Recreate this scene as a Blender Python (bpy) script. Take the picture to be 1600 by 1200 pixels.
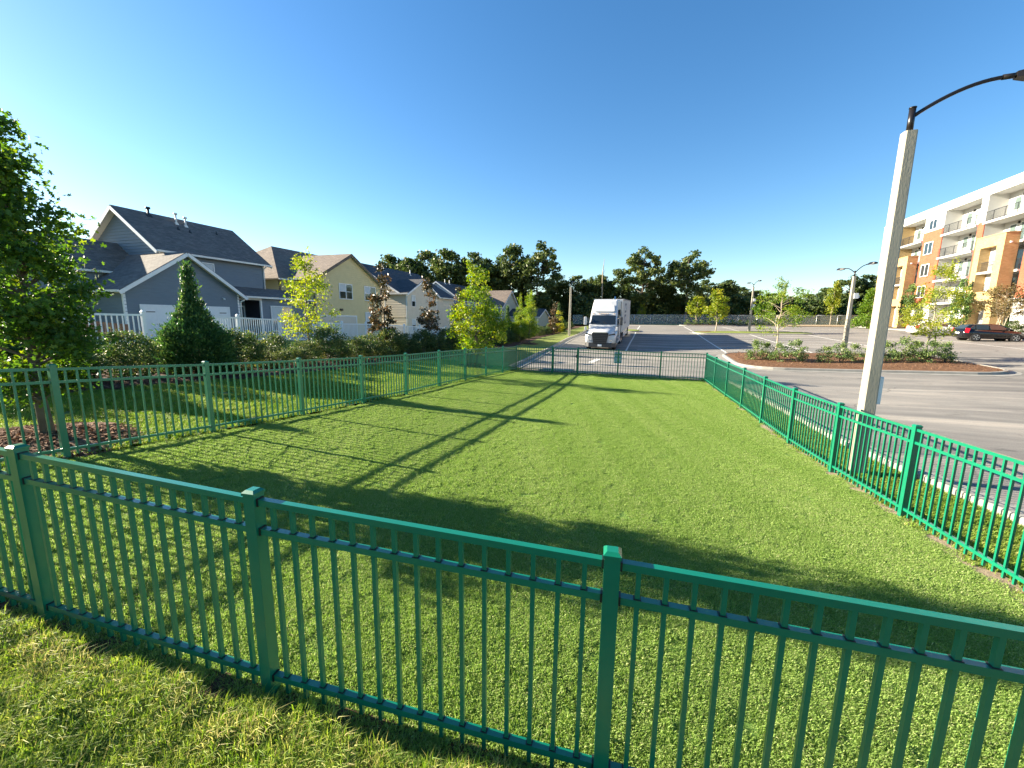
import bpy, math, random
import numpy as np
from mathutils import Vector, Matrix

for o in list(bpy.data.objects):
    bpy.data.objects.remove(o)
SC = bpy.context.scene
COL = SC.collection
R = math.radians

# ---------------------------------------------------------------- camera
CAM_Z = 2.6
PITCH, ROLL = 0.1596, 0.01265
cam = bpy.data.cameras.new('camera')
cam.sensor_width = 36.0
cam.lens = 36.0 * 634.66 / 1600.0
cam.clip_start = 0.05
cam.clip_end = 3000.0
cam_o = bpy.data.objects.new('camera', cam)
COL.objects.link(cam_o)
fw = Vector((0, math.cos(PITCH), -math.sin(PITCH)))
rt0 = Vector((1, 0, 0))
up0 = rt0.cross(fw)
rt = rt0 * math.cos(ROLL) + up0 * math.sin(ROLL)
up = -rt0 * math.sin(ROLL) + up0 * math.cos(ROLL)
M = Matrix((rt, up, -fw)).transposed().to_4x4()
M.translation = Vector((0, 0, CAM_Z))
cam_o.matrix_world = M
SC.camera = cam_o

# ---------------------------------------------------------------- daylight
SUN_AZ, SUN_EL = -75.0, 19.5          # azimuth from +Y, clockwise
world = bpy.data.worlds.new('World')
SC.world = world
world.use_nodes = True
wn = world.node_tree
for n in list(wn.nodes):
    wn.nodes.remove(n)
sky = wn.nodes.new('ShaderNodeTexSky')
sky.sky_type = 'NISHITA'
sky.sun_disc = False
sky.sun_elevation = R(SUN_EL)
sky.sun_rotation = R(SUN_AZ)
sky.altitude = 50
sky.air_density = 1.0
sky.dust_density = 0.25
sky.ozone_density = 2.2
bg = wn.nodes.new('ShaderNodeBackground')
bg.inputs['Strength'].default_value = 0.056
wo = wn.nodes.new('ShaderNodeOutputWorld')
hsv = wn.nodes.new('ShaderNodeHueSaturation')
hsv.inputs['Hue'].default_value = 0.501
hsv.inputs['Saturation'].default_value = 1.27
wn.links.new(sky.outputs[0], hsv.inputs['Color'])
wn.links.new(hsv.outputs[0], bg.inputs[0])
wn.links.new(bg.outputs[0], wo.inputs[0])

sl = bpy.data.lights.new('sun', 'SUN')
sl.energy = 5.0
sl.angle = R(0.5)
sl.color = (1.0, 0.88, 0.68)
sun = bpy.data.objects.new('sun', sl)
COL.objects.link(sun)
sd = Vector((math.sin(R(SUN_AZ)) * math.cos(R(SUN_EL)), math.cos(R(SUN_AZ)) * math.cos(R(SUN_EL)), math.sin(R(SUN_EL))))
sun.rotation_euler = sd.to_track_quat('Z', 'Y').to_euler()
sun.location = sd * 60

SC.view_settings.view_transform = 'Standard'
SC.view_settings.look = 'None'
SC.view_settings.gamma = 1.0
SC.view_settings.use_curve_mapping = False
SC.view_settings.exposure = 2.18
SC.render.engine = 'CYCLES'
SC.cycles.use_denoising = True
SC.cycles.max_bounces = 7
SC.cycles.diffuse_bounces = 3
SC.cycles.transparent_max_bounces = 12
SC.cycles.sample_clamp_indirect = 6.0

# ---------------------------------------------------------------- site frame and terrain
SITE = R(18.5)
SA, CA = math.sin(SITE), math.cos(SITE)
def to_st(x, y): return x * SA + y * CA, x * CA - y * SA
def to_xy(s, t): return s * SA + t * CA, s * CA - t * SA
POST_L = [(-5.841, 5.106), (-5.164, 6.792), (-4.478, 8.483), (-3.810, 10.182), (-3.129, 11.879), (-2.456, 13.580), (-1.781, 15.280), (-1.099, 16.977), (-.436, 18.681), (.205, 20.394)]
POST_LZ = [.719, .591, .494, .404, .331, .293, .248, .177, .106, .04]
POST_R = [(8.34, 17.398), (7.871, 15.63), (7.414, 13.858), (6.966, 12.084), (6.504, 10.313), (6.045, 8.542), (5.595, 6.769), (5.135, 4.999)]
POST_RZ = [.025, .011, 0, -.003, -.015, -.02, .022, .10]
POST_N = [(-3.14, 2.48), (-1.37, 2.04), (.45, 1.64)]
POST_NZ = [.53, .45, .37]
def _cp(P, Z): return [to_st(x, y) + (z,) for (x, y), z in zip(P, Z)]
CTRL = _cp(POST_L, POST_LZ) + _cp(POST_R, POST_RZ) + _cp(POST_N, POST_NZ) + [
    (19.4, -2.4, .06), (1.6, 3.5, .25), (4, 3.4, .15),
    (0, 0, .46), (-1, -3, .62), (-3, 0, .5), (0, -6, .8), (-4, -6, .8), (-5, 5, .3),
    (3, -10, .85), (10.6, -13, .75), (5, -13, 1.0), (-1, -13, 1.05), (-8, -13, 1.05), (16, -12.5, .6), (22, -12.5, .4), (28, -12, .45), (40, -11, .75), (52, -11, 1.1), (66, -11, 1.4),
    (21, -7, .06), (27, -7.3, .15), (34, -7.4, .3), (44.5, -8, .75),
    (8, -19, 1.45), (12.5, -19, 1.4), (16.6, -19, 1.25), (26, -19, .9), (35, -19, .5), (46, -19, .45), (0, -19, 1.5), (-8, -19, 1.5),
    (17, -28, .92), (8, -30, 1), (32, -28, .5), (46, -28, .25), (60, -30, .5), (17, -42, 1), (35, -42, .6), (60, -45, .6),
    (6, 6.5, .05), (12, 6, 0), (18, 6, 0), (23, 0, .0), (23, -6, .03), (23, 8, .06), (25, 16, .3), (25, 21, .45), (10, 12, .1), (12, 22, .45), (10, 32, .8), (25, 30, .75), (0, 12, .15), (-8, 12, .2),
    (34, -4, .2), (33, 6, .28), (33, 14, .5), (48, -3, .7), (48, 10, .85), (48, 28, 1.22), (58, 12, 1.25), (60, 33, 1.6), (70, 0, 1.45), (80, 0, 1.75), (80, 30, 1.95), (95, -10, 1.9), (95, 30, 2.0), (95, 60, 2.2), (60, 60, 2.0), (20, 60, 1.3),
    (150, -100, 1.9), (150, 0, 2.0), (150, 100, 2.2), (60, -120, 1.2), (0, -120, 1.2), (-80, -60, 1), (-80, 60, .8), (0, 120, 1.5), (80, 120, 2), (-40, 0, .5), (-40, -30, 1)]
_C = np.array(CTRL)
def _phi(d): return np.sqrt(d * d + 4.0)
_D = _phi(np.hypot(_C[:, None, 0] - _C[None, :, 0], _C[:, None, 1] - _C[None, :, 1]))
_n = len(_C)
_MM = np.zeros((_n + 1, _n + 1))
_MM[:_n, :_n] = _D - 0.04 * np.eye(_n)
_MM[:_n, _n] = _MM[_n, :_n] = 1
_W = np.linalg.solve(_MM, np.append(_C[:, 2], 0))
def h_st(s, t):
    s = np.asarray(s, float); t = np.asarray(t, float)
    sh = np.broadcast(s, t).shape
    S = np.broadcast_to(s, sh).ravel(); T = np.broadcast_to(t, sh).ravel()
    o = np.empty(len(S))
    for i in range(0, len(S), 20000):
        d = np.hypot(S[i:i + 20000, None] - _C[None, :, 0], T[i:i + 20000, None] - _C[None, :, 1])
        o[i:i + 20000] = _phi(d) @ _W[:-1] + _W[-1]
    far = np.clip((np.hypot(S - 40, T) - 110) / 60, 0, 1)
    o = o * (1 - far) + 2.0 * far
    return o.reshape(sh)
def hz(s, t): return float(h_st(s, t))
def P3(s, t, dz=0.0):
    x, y = to_xy(s, t)
    return Vector((x, y, hz(s, t) + dz))

# ---------------------------------------------------------------- helpers
def tag(o, label=None, cat=None, group=None, kind=None):
    if label: o['label'] = label
    if cat: o['category'] = cat
    if group: o['group'] = group
    if kind: o['kind'] = kind
    return o
def empty(name, loc, rz=0.0, label=None, cat=None, group=None, kind=None, rx=0.0):
    o = bpy.data.objects.new(name, None)
    o.empty_display_size = 0.2
    COL.objects.link(o)
    o.location = loc
    o.rotation_euler = (rx, 0, rz)
    return tag(o, label, cat, group, kind)
def link(name, mesh, parent=None, loc=None, rz=None):
    o = bpy.data.objects.new(name, mesh)
    COL.objects.link(o)
    if parent is not None: o.parent = parent
    if loc is not None: o.location = loc
    if rz is not None: o.rotation_euler = (0, 0, rz)
    return o
def copy_tree(o, parent=None):
    c = o.copy()
    COL.objects.link(c)
    c.parent = parent
    for ch in list(o.children):
        copy_tree(ch, c)
    return c

class MB:
    """collects shapes, then links them as ONE mesh object (metric planar UVs)"""
    def __init__(self):
        self.v = []; self.f = []; self.m = []; self.sm = []
    def face(self, pts, mi=0, smooth=False):
        b = len(self.v)
        self.v += [tuple(p) for p in pts]
        self.f.append(tuple(range(b, b + len(pts)))); self.m.append(mi); self.sm.append(smooth)
    def mesh_(self, vs, fs, mi=0, smooth=False):
        b = len(self.v)
        self.v += [tuple(p) for p in vs]
        for f in fs:
            self.f.append(tuple(b + i for i in f)); self.m.append(mi); self.sm.append(smooth)
    def box(self, x0, y0, z0, x1, y1, z1, mi=0):
        v = [(x0, y0, z0), (x1, y0, z0), (x1, y1, z0), (x0, y1, z0), (x0, y0, z1), (x1, y0, z1), (x1, y1, z1), (x0, y1, z1)]
        self.mesh_(v, [(0, 3, 2, 1), (4, 5, 6, 7), (0, 1, 5, 4), (1, 2, 6, 5), (2, 3, 7, 6), (3, 0, 4, 7)], mi)
    def frustum(self, cx, cy, z0, z1, w0, d0, w1, d1, mi=0):
        v = [(cx - w0 / 2, cy - d0 / 2, z0), (cx + w0 / 2, cy - d0 / 2, z0), (cx + w0 / 2, cy + d0 / 2, z0), (cx - w0 / 2, cy + d0 / 2, z0),
             (cx - w1 / 2, cy - d1 / 2, z1), (cx + w1 / 2, cy - d1 / 2, z1), (cx + w1 / 2, cy + d1 / 2, z1), (cx - w1 / 2, cy + d1 / 2, z1)]
        self.mesh_(v, [(0, 3, 2, 1), (4, 5, 6, 7), (0, 1, 5, 4), (1, 2, 6, 5), (2, 3, 7, 6), (3, 0, 4, 7)], mi)
    def beam(self, p0, p1, w, h, mi=0):
        """rectangular bar; h is the vertical depth, p0/p1 the centre line"""
        p0 = Vector(p0); p1 = Vector(p1)
        d = p1 - p0
        side = Vector((d.y, -d.x, 0))
        if side.length < 1e-6: side = Vector((1, 0, 0))
        side = side.normalized() * (w / 2)
        u = side.cross(d).normalized() * (h / 2)
        if u.z < 0: u = -u
        v = [p0 - side - u, p0 + side - u, p0 + side + u, p0 - side + u, p1 - side - u, p1 + side - u, p1 + side + u, p1 - side + u]
        self.mesh_(v, [(0, 1, 2, 3), (7, 6, 5, 4), (0, 4, 5, 1), (1, 5, 6, 2), (2, 6, 7, 3), (3, 7, 4, 0)], mi)
    def tube(self, pts, rad, n=8, mi=0, caps=True, smooth=True):
        pts = [Vector(p) for p in pts]
        if not hasattr(rad, '__len__'): rad = [rad] * len(pts)
        rings = []
        ref = None
        for i, p in enumerate(pts):
            d = (pts[min(i + 1, len(pts) - 1)] - pts[max(i - 1, 0)]).normalized()
            if ref is None:
                ref = Vector((0, 0, 1)) if abs(d.z) < 0.9 else Vector((1, 0, 0))
            a = ref - d * ref.dot(d)
            if a.length < 1e-5: a = d.orthogonal()
            a.normalize(); ref = a
            b = d.cross(a)
            rings.append([p + (a * math.cos(2 * math.pi * k / n) + b * math.sin(2 * math.pi * k / n)) * rad[i] for k in range(n)])
        base = len(self.v)
        for r_ in rings: self.v += [tuple(q) for q in r_]
        for i in range(len(rings) - 1):
            for k in range(n):
                k2 = (k + 1) % n
                self.f.append((base + i * n + k, base + i * n + k2, base + (i + 1) * n + k2, base + (i + 1) * n + k)); self.m.append(mi); self.sm.append(smooth)
        if caps:
            self.f.append(tuple(base + k for k in reversed(range(n)))); self.m.append(mi); self.sm.append(False)
            e = base + (len(rings) - 1) * n
            self.f.append(tuple(e + k for k in range(n))); self.m.append(mi); self.sm.append(False)
    def prism(self, poly, vec, mi=0):
        """closed polygon (list of 3-D points) pushed along vec"""
        poly = [Vector(p) for p in poly]; vec = Vector(vec); n = len(poly)
        v = poly + [p + vec for p in poly]
        nrm = sum(((poly[i] - poly[0]).cross(poly[i + 1] - poly[0]) for i in range(1, n - 1)), Vector())
        fs = [tuple(range(n)), tuple(range(2 * n - 1, n - 1, -1))] + [(i, i + n, (i + 1) % n + n, (i + 1) % n) for i in range(n)]
        if nrm.dot(vec) > 0:
            fs = [tuple(reversed(f)) for f in fs]
        self.mesh_(v, fs, mi)
    def loft(self, secs, mi=0, smooth=True, closed=True, caps=True):
        n = len(secs[0]); base = len(self.v)
        for s_ in secs: self.v += [tuple(q) for q in s_]
        rng = range(n) if closed else range(n - 1)
        for i in range(len(secs) - 1):
            for k in rng:
                k2 = (k + 1) % n
                self.f.append((base + i * n + k, base + i * n + k2, base + (i + 1) * n + k2, base + (i + 1) * n + k)); self.m.append(mi); self.sm.append(smooth)
        if caps and closed:
            self.f.append(tuple(base + k for k in reversed(range(n)))); self.m.append(mi); self.sm.append(False)
            e = base + (len(secs) - 1) * n
            self.f.append(tuple(e + k for k in range(n))); self.m.append(mi); self.sm.append(False)
    def mesh(self, name, mats):
        me = bpy.data.meshes.new(name)
        me.from_pydata(self.v, [], self.f)
        if not isinstance(mats, (list, tuple)): mats = [mats]
        for m_ in mats: me.materials.append(m_)
        me.polygons.foreach_set('material_index', self.m)
        me.polygons.foreach_set('use_smooth', self.sm)
        me.update()
        uv = me.uv_layers.new(name='UVMap')
        nl = len(me.loops)
        co = np.empty(len(me.vertices) * 3); me.vertices.foreach_get('co', co); co = co.reshape(-1, 3)
        li = np.empty(nl, int); me.loops.foreach_get('vertex_index', li)
        pn = np.empty(len(me.polygons) * 3); me.polygons.foreach_get('normal', pn); pn = pn.reshape(-1, 3)
        lt = np.empty(len(me.polygons), int); me.polygons.foreach_get('loop_total', lt)
        N = np.repeat(pn, lt, axis=0)
        hor = np.stack([-N[:, 1], N[:, 0], np.zeros(nl)], 1)
        ln = np.linalg.norm(hor, axis=1)
        flat = ln < 1e-3
        hor[flat] = (1, 0, 0); ln[flat] = 1
        hor /= ln[:, None]
        ver = np.cross(N, hor)
        p = co[li]
        uv.data.foreach_set('uv', np.stack([(p * hor).sum(1), (p * ver).sum(1)], 1).ravel().astype(np.float32))
        return me
    def build(self, name, mats, parent=None, loc=None, bevel=0.0):
        o = link(name, self.mesh(name, mats), parent, loc)
        if bevel:
            b = o.modifiers.new('bevel', 'BEVEL'); b.width = bevel; b.segments = 2; b.limit_method = 'ANGLE'; b.angle_limit = R(40)
        return o

# ---------------------------------------------------------------- materials
MAT = {}
def newmat(name):
    m = bpy.data.materials.new(name); m.use_nodes = True
    nt = m.node_tree
    b = nt.nodes['Principled BSDF']
    MAT[name] = m
    return m, nt, b
def N(nt, typ, **kw):
    n = nt.nodes.new(typ)
    for k, v in kw.items():
        if k in n.inputs: n.inputs[k].default_value = v
        else: setattr(n, k, v)
    return n
def ramp(nt, fac, stops):
    r_ = nt.nodes.new('ShaderNodeValToRGB')
    e = r_.color_ramp.elements
    while len(e) < len(stops): e.new(0.5)
    for i, (p, c) in enumerate(stops):
        e[i].position = p; e[i].color = (*c, 1)
    nt.links.new(fac, r_.inputs[0])
    return r_
def simple(name, col, rough=0.5, metal=0.0, var=0.12, scale=6.0, bump=0.0, bscale=60.0, coord='Object', spec=0.5, stretch=None):
    m, nt, b = newmat(name)
    tc = N(nt, 'ShaderNodeTexCoord')
    src = tc.outputs[coord]
    if stretch:
        mp = N(nt, 'ShaderNodeMapping'); mp.inputs['Scale'].default_value = stretch
        nt.links.new(src, mp.inputs[0]); src = mp.outputs[0]
    no = N(nt, 'ShaderNodeTexNoise', Scale=scale, Detail=6.0, Roughness=0.6)
    nt.links.new(src, no.inputs['Vector'])
    c0 = tuple(x * (1 - var) for x in col); c1 = tuple(min(1, x * (1 + var)) for x in col)
    r_ = ramp(nt, no.outputs[0], [(0.3, c0), (0.7, c1)])
    nt.links.new(r_.outputs[0], b.inputs['Base Color'])
    b.inputs['Roughness'].default_value = rough
    b.inputs['Metallic'].default_value = metal
    b.inputs['Specular IOR Level'].default_value = spec
    if bump:
        n2 = N(nt, 'ShaderNodeTexNoise', Scale=bscale, Detail=4.0)
        nt.links.new(src, n2.inputs['Vector'])
        bp = N(nt, 'ShaderNodeBump', Strength=bump, Distance=0.01)
        nt.links.new(n2.outputs[0], bp.inputs['Height'])
        nt.links.new(bp.outputs[0], b.inputs['Normal'])
    return m
simple('fence_green', (0.001, 0.150, 0.082), 0.34, var=0.10, scale=3.0, bump=0.03, bscale=140, spec=0.45)
_b = MAT['fence_green'].node_tree.nodes['Principled BSDF']
_b.inputs['Coat Weight'].default_value = 0.7
_b.inputs['Coat Roughness'].default_value = 0.22
simple('black_plastic', (0.012, 0.012, 0.013), 0.45)
simple('white_vinyl', (0.78, 0.79, 0.80), 0.4, var=0.04)
simple('white_trim', (0.72, 0.73, 0.74), 0.5, var=0.05)
simple('gutter_white', (0.70, 0.68, 0.64), 0.45, var=0.05)
simple('soffit', (0.62, 0.60, 0.55), 0.7, var=0.05)
simple('siding_blue', (0.135, 0.175, 0.215), 0.62, var=0.07, scale=2.0, bump=0.10, bscale=30, stretch=(1, 1, 8))
simple('siding_yellow', (0.60, 0.50, 0.26), 0.62, var=0.06, scale=2.0)
simple('siding_cream', (0.60, 0.53, 0.42), 0.62, var=0.06, scale=2.0)
simple('siding_tan', (0.52, 0.44, 0.32), 0.62, var=0.06, scale=2.0)
simple('siding_lightblue', (0.34, 0.43, 0.54), 0.62, var=0.06, scale=2.0)
simple('siding_sage', (0.36, 0.40, 0.34), 0.62, var=0.06, scale=2.0)
simple('porch_shade', (0.03, 0.033, 0.045), 0.6)  # siding blue darkened: the porch recess shade is put into the colour
simple('garage_door', (0.74, 0.75, 0.76), 0.45, var=0.03)
simple('garage_door_tan', (0.55, 0.50, 0.42), 0.45, var=0.03)
simple('stucco_white', (0.50, 0.495, 0.475), 0.85, var=0.05, scale=1.5, bump=0.15, bscale=80)
simple('balcony_slab', (0.48, 0.475, 0.46), 0.8, var=0.05)
simple('stucco_grey', (0.46, 0.46, 0.46), 0.85, var=0.05, scale=1.5)
simple('rail_black', (0.02, 0.02, 0.022), 0.4)
simple('concrete', (0.25, 0.24, 0.215), 0.85, var=0.16, scale=3.0, bump=0.25, bscale=70)
simple('pole_concrete', (0.31, 0.285, 0.225), 0.8, var=0.13, scale=2.5, bump=0.30, bscale=55, stretch=(1, 1, 0.35))
simple('galv_steel', (0.55, 0.56, 0.57), 0.4, 0.7, var=0.1)
simple('lamp_black', (0.016, 0.014, 0.014), 0.32, 0.3)
simple('white_paint', (0.53, 0.54, 0.55), 0.25, var=0.02, spec=0.6)
simple('trailer_white', (0.60, 0.60, 0.59), 0.38, var=0.05, scale=1.0)
simple('truck_grey', (0.045, 0.047, 0.05), 0.5)
simple('rubber', (0.015, 0.015, 0.015), 0.8)
simple('chrome', (0.7, 0.7, 0.7), 0.15, 1.0, var=0.02)
simple('wheel_silver', (0.5, 0.5, 0.52), 0.3, 0.8)
simple('car_black', (0.006, 0.006, 0.008), 0.12, var=0.02, spec=0.7)
simple('car_white', (0.78, 0.78, 0.77), 0.2, var=0.02, spec=0.6)
simple('tail_red', (0.55, 0.01, 0.02), 0.2)
simple('lens_clear', (0.6, 0.62, 0.65), 0.1, 0.3)
simple('amber', (0.8, 0.35, 0.03), 0.3)
simple('sign_blue', (0.20, 0.52, 0.66), 0.5, var=0.04)
simple('sign_white', (0.78, 0.80, 0.80), 0.5, var=0.03)
simple('logo_navy', (0.02, 0.05, 0.12), 0.4)
simple('bark', (0.13, 0.10, 0.075), 0.9, var=0.35, scale=14, bump=0.5, bscale=40, stretch=(1, 1, 0.3))
simple('bark_pale', (0.36, 0.30, 0.22), 0.85, var=0.25, scale=12, bump=0.3, bscale=40, stretch=(1, 1, 0.3))
simple('stake_wood', (0.06, 0.045, 0.035), 0.9)
simple('brown_board', (0.11, 0.065, 0.045), 0.85, var=0.25)
simple('curtain', (0.62, 0.66, 0.60), 0.9, var=0.08)
simple('blinds', (0.52, 0.55, 0.56), 0.7, var=0.05)

def glassmat(name, col, rough=0.05):
    m, nt, b = newmat(name)
    b.inputs['Base Color'].default_value = (*col, 1)
    b.inputs['Roughness'].default_value = rough
    b.inputs['Specular IOR Level'].default_value = 0.9
    b.inputs['IOR'].default_value = 1.5
    return m
glassmat('window_glass', (0.02, 0.03, 0.035))
glassmat('balcony_glass', (0.10, 0.14, 0.13))
glassmat('windshield', (0.012, 0.018, 0.024), 0.04)
glassmat('car_glass', (0.03, 0.04, 0.04), 0.03)

def shingle(name, a, b_, mort):
    m, nt, b = newmat(name)
    uv = N(nt, 'ShaderNodeUVMap')
    br = N(nt, 'ShaderNodeTexBrick', Scale=1.0)
    br.inputs['Brick Width'].default_value = 0.32
    br.inputs['Row Height'].default_value = 0.14
    br.inputs['Mortar Size'].default_value = 0.006
    br.inputs['Bias'].default_value = 0.0
    br.inputs['Color1'].default_value = (*a, 1); br.inputs['Color2'].default_value = (*b_, 1); br.inputs['Mortar'].default_value = (*mort, 1)
    nt.links.new(uv.outputs[0], br.inputs['Vector'])
    no = N(nt, 'ShaderNodeTexNoise', Scale=2.2, Detail=8.0, Roughness=0.75)
    nt.links.new(uv.outputs[0], no.inputs['Vector'])
    mx = N(nt, 'ShaderNodeMix', data_type='RGBA', blend_type='MULTIPLY')
    mx.inputs['Factor'].default_value = 0.8
    r_ = ramp(nt, no.outputs[0], [(0.3, (0.6, 0.6, 0.62)), (0.7, (1.25, 1.2, 1.15))])
    nt.links.new(br.outputs['Color'], mx.inputs[6]); nt.links.new(r_.outputs[0], mx.inputs[7])
    nt.links.new(mx.outputs[2], b.inputs['Base Color'])
    b.inputs['Roughness'].default_value = 0.9
    bp = N(nt, 'ShaderNodeBump', Strength=0.6, Distance=0.02)
    nt.links.new(br.outputs['Fac'], bp.inputs['Height']); bp.invert = True
    nt.links.new(bp.outputs[0], b.inputs['Normal'])
shingle('shingle_dark', (0.040, 0.048, 0.060), (0.072, 0.078, 0.088), (0.02, 0.022, 0.026))
shingle('shingle_brown', (0.155, 0.120, 0.095), (0.225, 0.180, 0.145), (0.08, 0.062, 0.05))
shingle('shingle_grey', (0.115, 0.108, 0.102), (0.17, 0.16, 0.15), (0.06, 0.056, 0.054))

def brickmat(name, a, b_, mort, w=0.24, h=0.08):
    m, nt, b = newmat(name)
    uv = N(nt, 'ShaderNodeUVMap')
    br = N(nt, 'ShaderNodeTexBrick', Scale=1.0)
    br.inputs['Brick Width'].default_value = w; br.inputs['Row Height'].default_value = h
    br.inputs['Mortar Size'].default_value = 0.008
    br.inputs['Color1'].default_value = (*a, 1); br.inputs['Color2'].default_value = (*b_, 1); br.inputs['Mortar'].default_value = (*mort, 1)
    nt.links.new(uv.outputs[0], br.inputs['Vector'])
    no = N(nt, 'ShaderNodeTexNoise', Scale=0.7, Detail=6.0, Roughness=0.7)
    nt.links.new(uv.outputs[0], no.inputs['Vector'])
    mx = N(nt, 'ShaderNodeMix', data_type='RGBA', blend_type='MULTIPLY'); mx.inputs['Factor'].default_value = 0.7
    r_ = ramp(nt, no.outputs[0], [(0.3, (0.75, 0.75, 0.75)), (0.7, (1.15, 1.15, 1.15))])
    nt.links.new(br.outputs['Color'], mx.inputs[6]); nt.links.new(r_.outputs[0], mx.inputs[7])
    nt.links.new(mx.outputs[2], b.inputs['Base Color'])
    b.inputs['Roughness'].default_value = 0.88
    bp = N(nt, 'ShaderNodeBump', Strength=0.4, Distance=0.01); bp.invert = True
    nt.links.new(br.outputs['Fac'], bp.inputs['Height']); nt.links.new(bp.outputs[0], b.inputs['Normal'])
brickmat('brick_orange', (0.30, 0.056, 0.025), (0.39, 0.085, 0.038), (0.25, 0.13, 0.08))
brickmat('brick_buff', (0.36, 0.235, 0.085), (0.46, 0.31, 0.13), (0.36, 0.28, 0.17))

def asphalt():
    m, nt, b = newmat('asphalt')
    tc = N(nt, 'ShaderNodeTexCoord')
    mp = N(nt, 'ShaderNodeMapping'); mp.inputs['Rotation'].default_value = (0, 0, SITE)
    nt.links.new(tc.outputs['Object'], mp.inputs[0])
    # broad worn streaks running across the lot
    mp2 = N(nt, 'ShaderNodeMapping'); mp2.inputs['Scale'].default_value = (0.10, 0.85, 1)
    nt.links.new(mp.outputs[0], mp2.inputs[0])
    n1 = N(nt, 'ShaderNodeTexNoise', Scale=1.0, Detail=7.0, Roughness=0.68, Distortion=0.6)
    nt.links.new(mp2.outputs[0], n1.inputs['Vector'])
    n2 = N(nt, 'ShaderNodeTexNoise', Scale=0.16, Detail=4.0, Roughness=0.6)
    nt.links.new(mp.outputs[0], n2.inputs['Vector'])
    n3 = N(nt, 'ShaderNodeTexNoise', Scale=55.0, Detail=3.0, Roughness=0.8)
    nt.links.new(tc.outputs['Object'], n3.inputs['Vector'])
    a = ramp(nt, n1.outputs[0], [(0.28, (0.120, 0.117, 0.112)), (0.50, (0.225, 0.214, 0.196)), (0.72, (0.38, 0.345, 0.295))])
    mx = N(nt, 'ShaderNodeMix', data_type='RGBA', blend_type='MULTIPLY'); mx.inputs['Factor'].default_value = 0.8
    c = ramp(nt, n2.outputs[0], [(0.3, (0.68, 0.68, 0.70)), (0.7, (1.2, 1.18, 1.15))])
    nt.links.new(a.outputs[0], mx.inputs[6]); nt.links.new(c.outputs[0], mx.inputs[7])
    mx2 = N(nt, 'ShaderNodeMix', data_type='RGBA', blend_type='MULTIPLY'); mx2.inputs['Factor'].default_value = 0.75
    d = ramp(nt, n3.outputs[0], [(0.3, (0.6, 0.6, 0.6)), (0.7, (1.3, 1.3, 1.3))])
    nt.links.new(mx.outputs[2], mx2.inputs[6]); nt.links.new(d.outputs[0], mx2.inputs[7])
    n4 = N(nt, 'ShaderNodeTexNoise', Scale=0.9, Detail=5.0, Roughness=0.7)
    nt.links.new(tc.outputs['Object'], n4.inputs['Vector'])
    st = ramp(nt, n4.outputs[0], [(0.60, (1, 1, 1)), (0.70, (0.62, 0.62, 0.63))])
    vo = N(nt, 'ShaderNodeTexVoronoi', feature='DISTANCE_TO_EDGE', Scale=0.11)
    nd = N(nt, 'ShaderNodeTexNoise', Scale=0.8, Detail=6.0)
    nt.links.new(tc.outputs['Object'], nd.inputs['Vector'])
    mv = N(nt, 'ShaderNodeMix', data_type='RGBA', blend_type='ADD'); mv.inputs['Factor'].default_value = 1.6
    nt.links.new(tc.outputs['Object'], mv.inputs[6]); nt.links.new(nd.outputs['Color'], mv.inputs[7])
    nt.links.new(mv.outputs[2], vo.inputs['Vector'])
    ck = ramp(nt, vo.outputs['Distance'], [(0.0, (0.45, 0.45, 0.45)), (0.0035, (1, 1, 1))])
    m3 = N(nt, 'ShaderNodeMix', data_type='RGBA', blend_type='MULTIPLY'); m3.inputs['Factor'].default_value = 0.8
    nt.links.new(mx2.outputs[2], m3.inputs[6]); nt.links.new(st.outputs[0], m3.inputs[7])
    m4 = N(nt, 'ShaderNodeMix', data_type='RGBA', blend_type='MULTIPLY'); m4.inputs['Factor'].default_value = 0.7
    nt.links.new(m3.outputs[2], m4.inputs[6]); nt.links.new(ck.outputs[0], m4.inputs[7])
    nt.links.new(m4.outputs[2], b.inputs['Base Color'])
    b.inputs['Roughness'].default_value = 0.92
    b.inputs['Specular IOR Level'].default_value = 0.25
    bp = N(nt, 'ShaderNodeBump', Strength=0.5, Distance=0.006)
    nt.links.new(n3.outputs[0], bp.inputs['Height']); nt.links.new(bp.outputs[0], b.inputs['Normal'])
asphalt()
simple('line_paint', (0.62, 0.61, 0.57), 0.8, var=0.3, scale=9)
def soil(name, stops, scale, bump=0.8):
    m, nt, b = newmat(name)
    tc = N(nt, 'ShaderNodeTexCoord')
    n1 = N(nt, 'ShaderNodeTexNoise', Scale=scale, Detail=9.0, Roughness=0.8)
    nt.links.new(tc.outputs['Object'], n1.inputs['Vector'])
    a = ramp(nt, n1.outputs[0], stops)
    nt.links.new(a.outputs[0], b.inputs['Base Color'])
    b.inputs['Roughness'].default_value = 0.95; b.inputs['Specular IOR Level'].default_value = 0.2
    bp = N(nt, 'ShaderNodeBump', Strength=bump, Distance=0.03)
    nt.links.new(n1.outputs[0], bp.inputs['Height']); nt.links.new(bp.outputs[0], b.inputs['Normal'])
soil('ground_earth', [(0.35, (0.05, 0.055, 0.025)), (0.65, (0.11, 0.10, 0.05))], 1.2)
soil('turf_base', [(0.35, (0.09, 0.17, 0.03)), (0.65, (0.15, 0.26, 0.05))], 60)
soil('lawn_soil', [(0.35, (0.10, 0.14, 0.035)), (0.65, (0.19, 0.20, 0.07))], 14)
soil('lawn_far', [(0.32, (0.11, 0.15, 0.03)), (0.5, (0.17, 0.21, 0.04)), (0.68, (0.25, 0.26, 0.07))], 3.5)
soil('sandy_edge', [(0.35, (0.22, 0.17, 0.11)), (0.65, (0.40, 0.32, 0.22))], 25)
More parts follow.
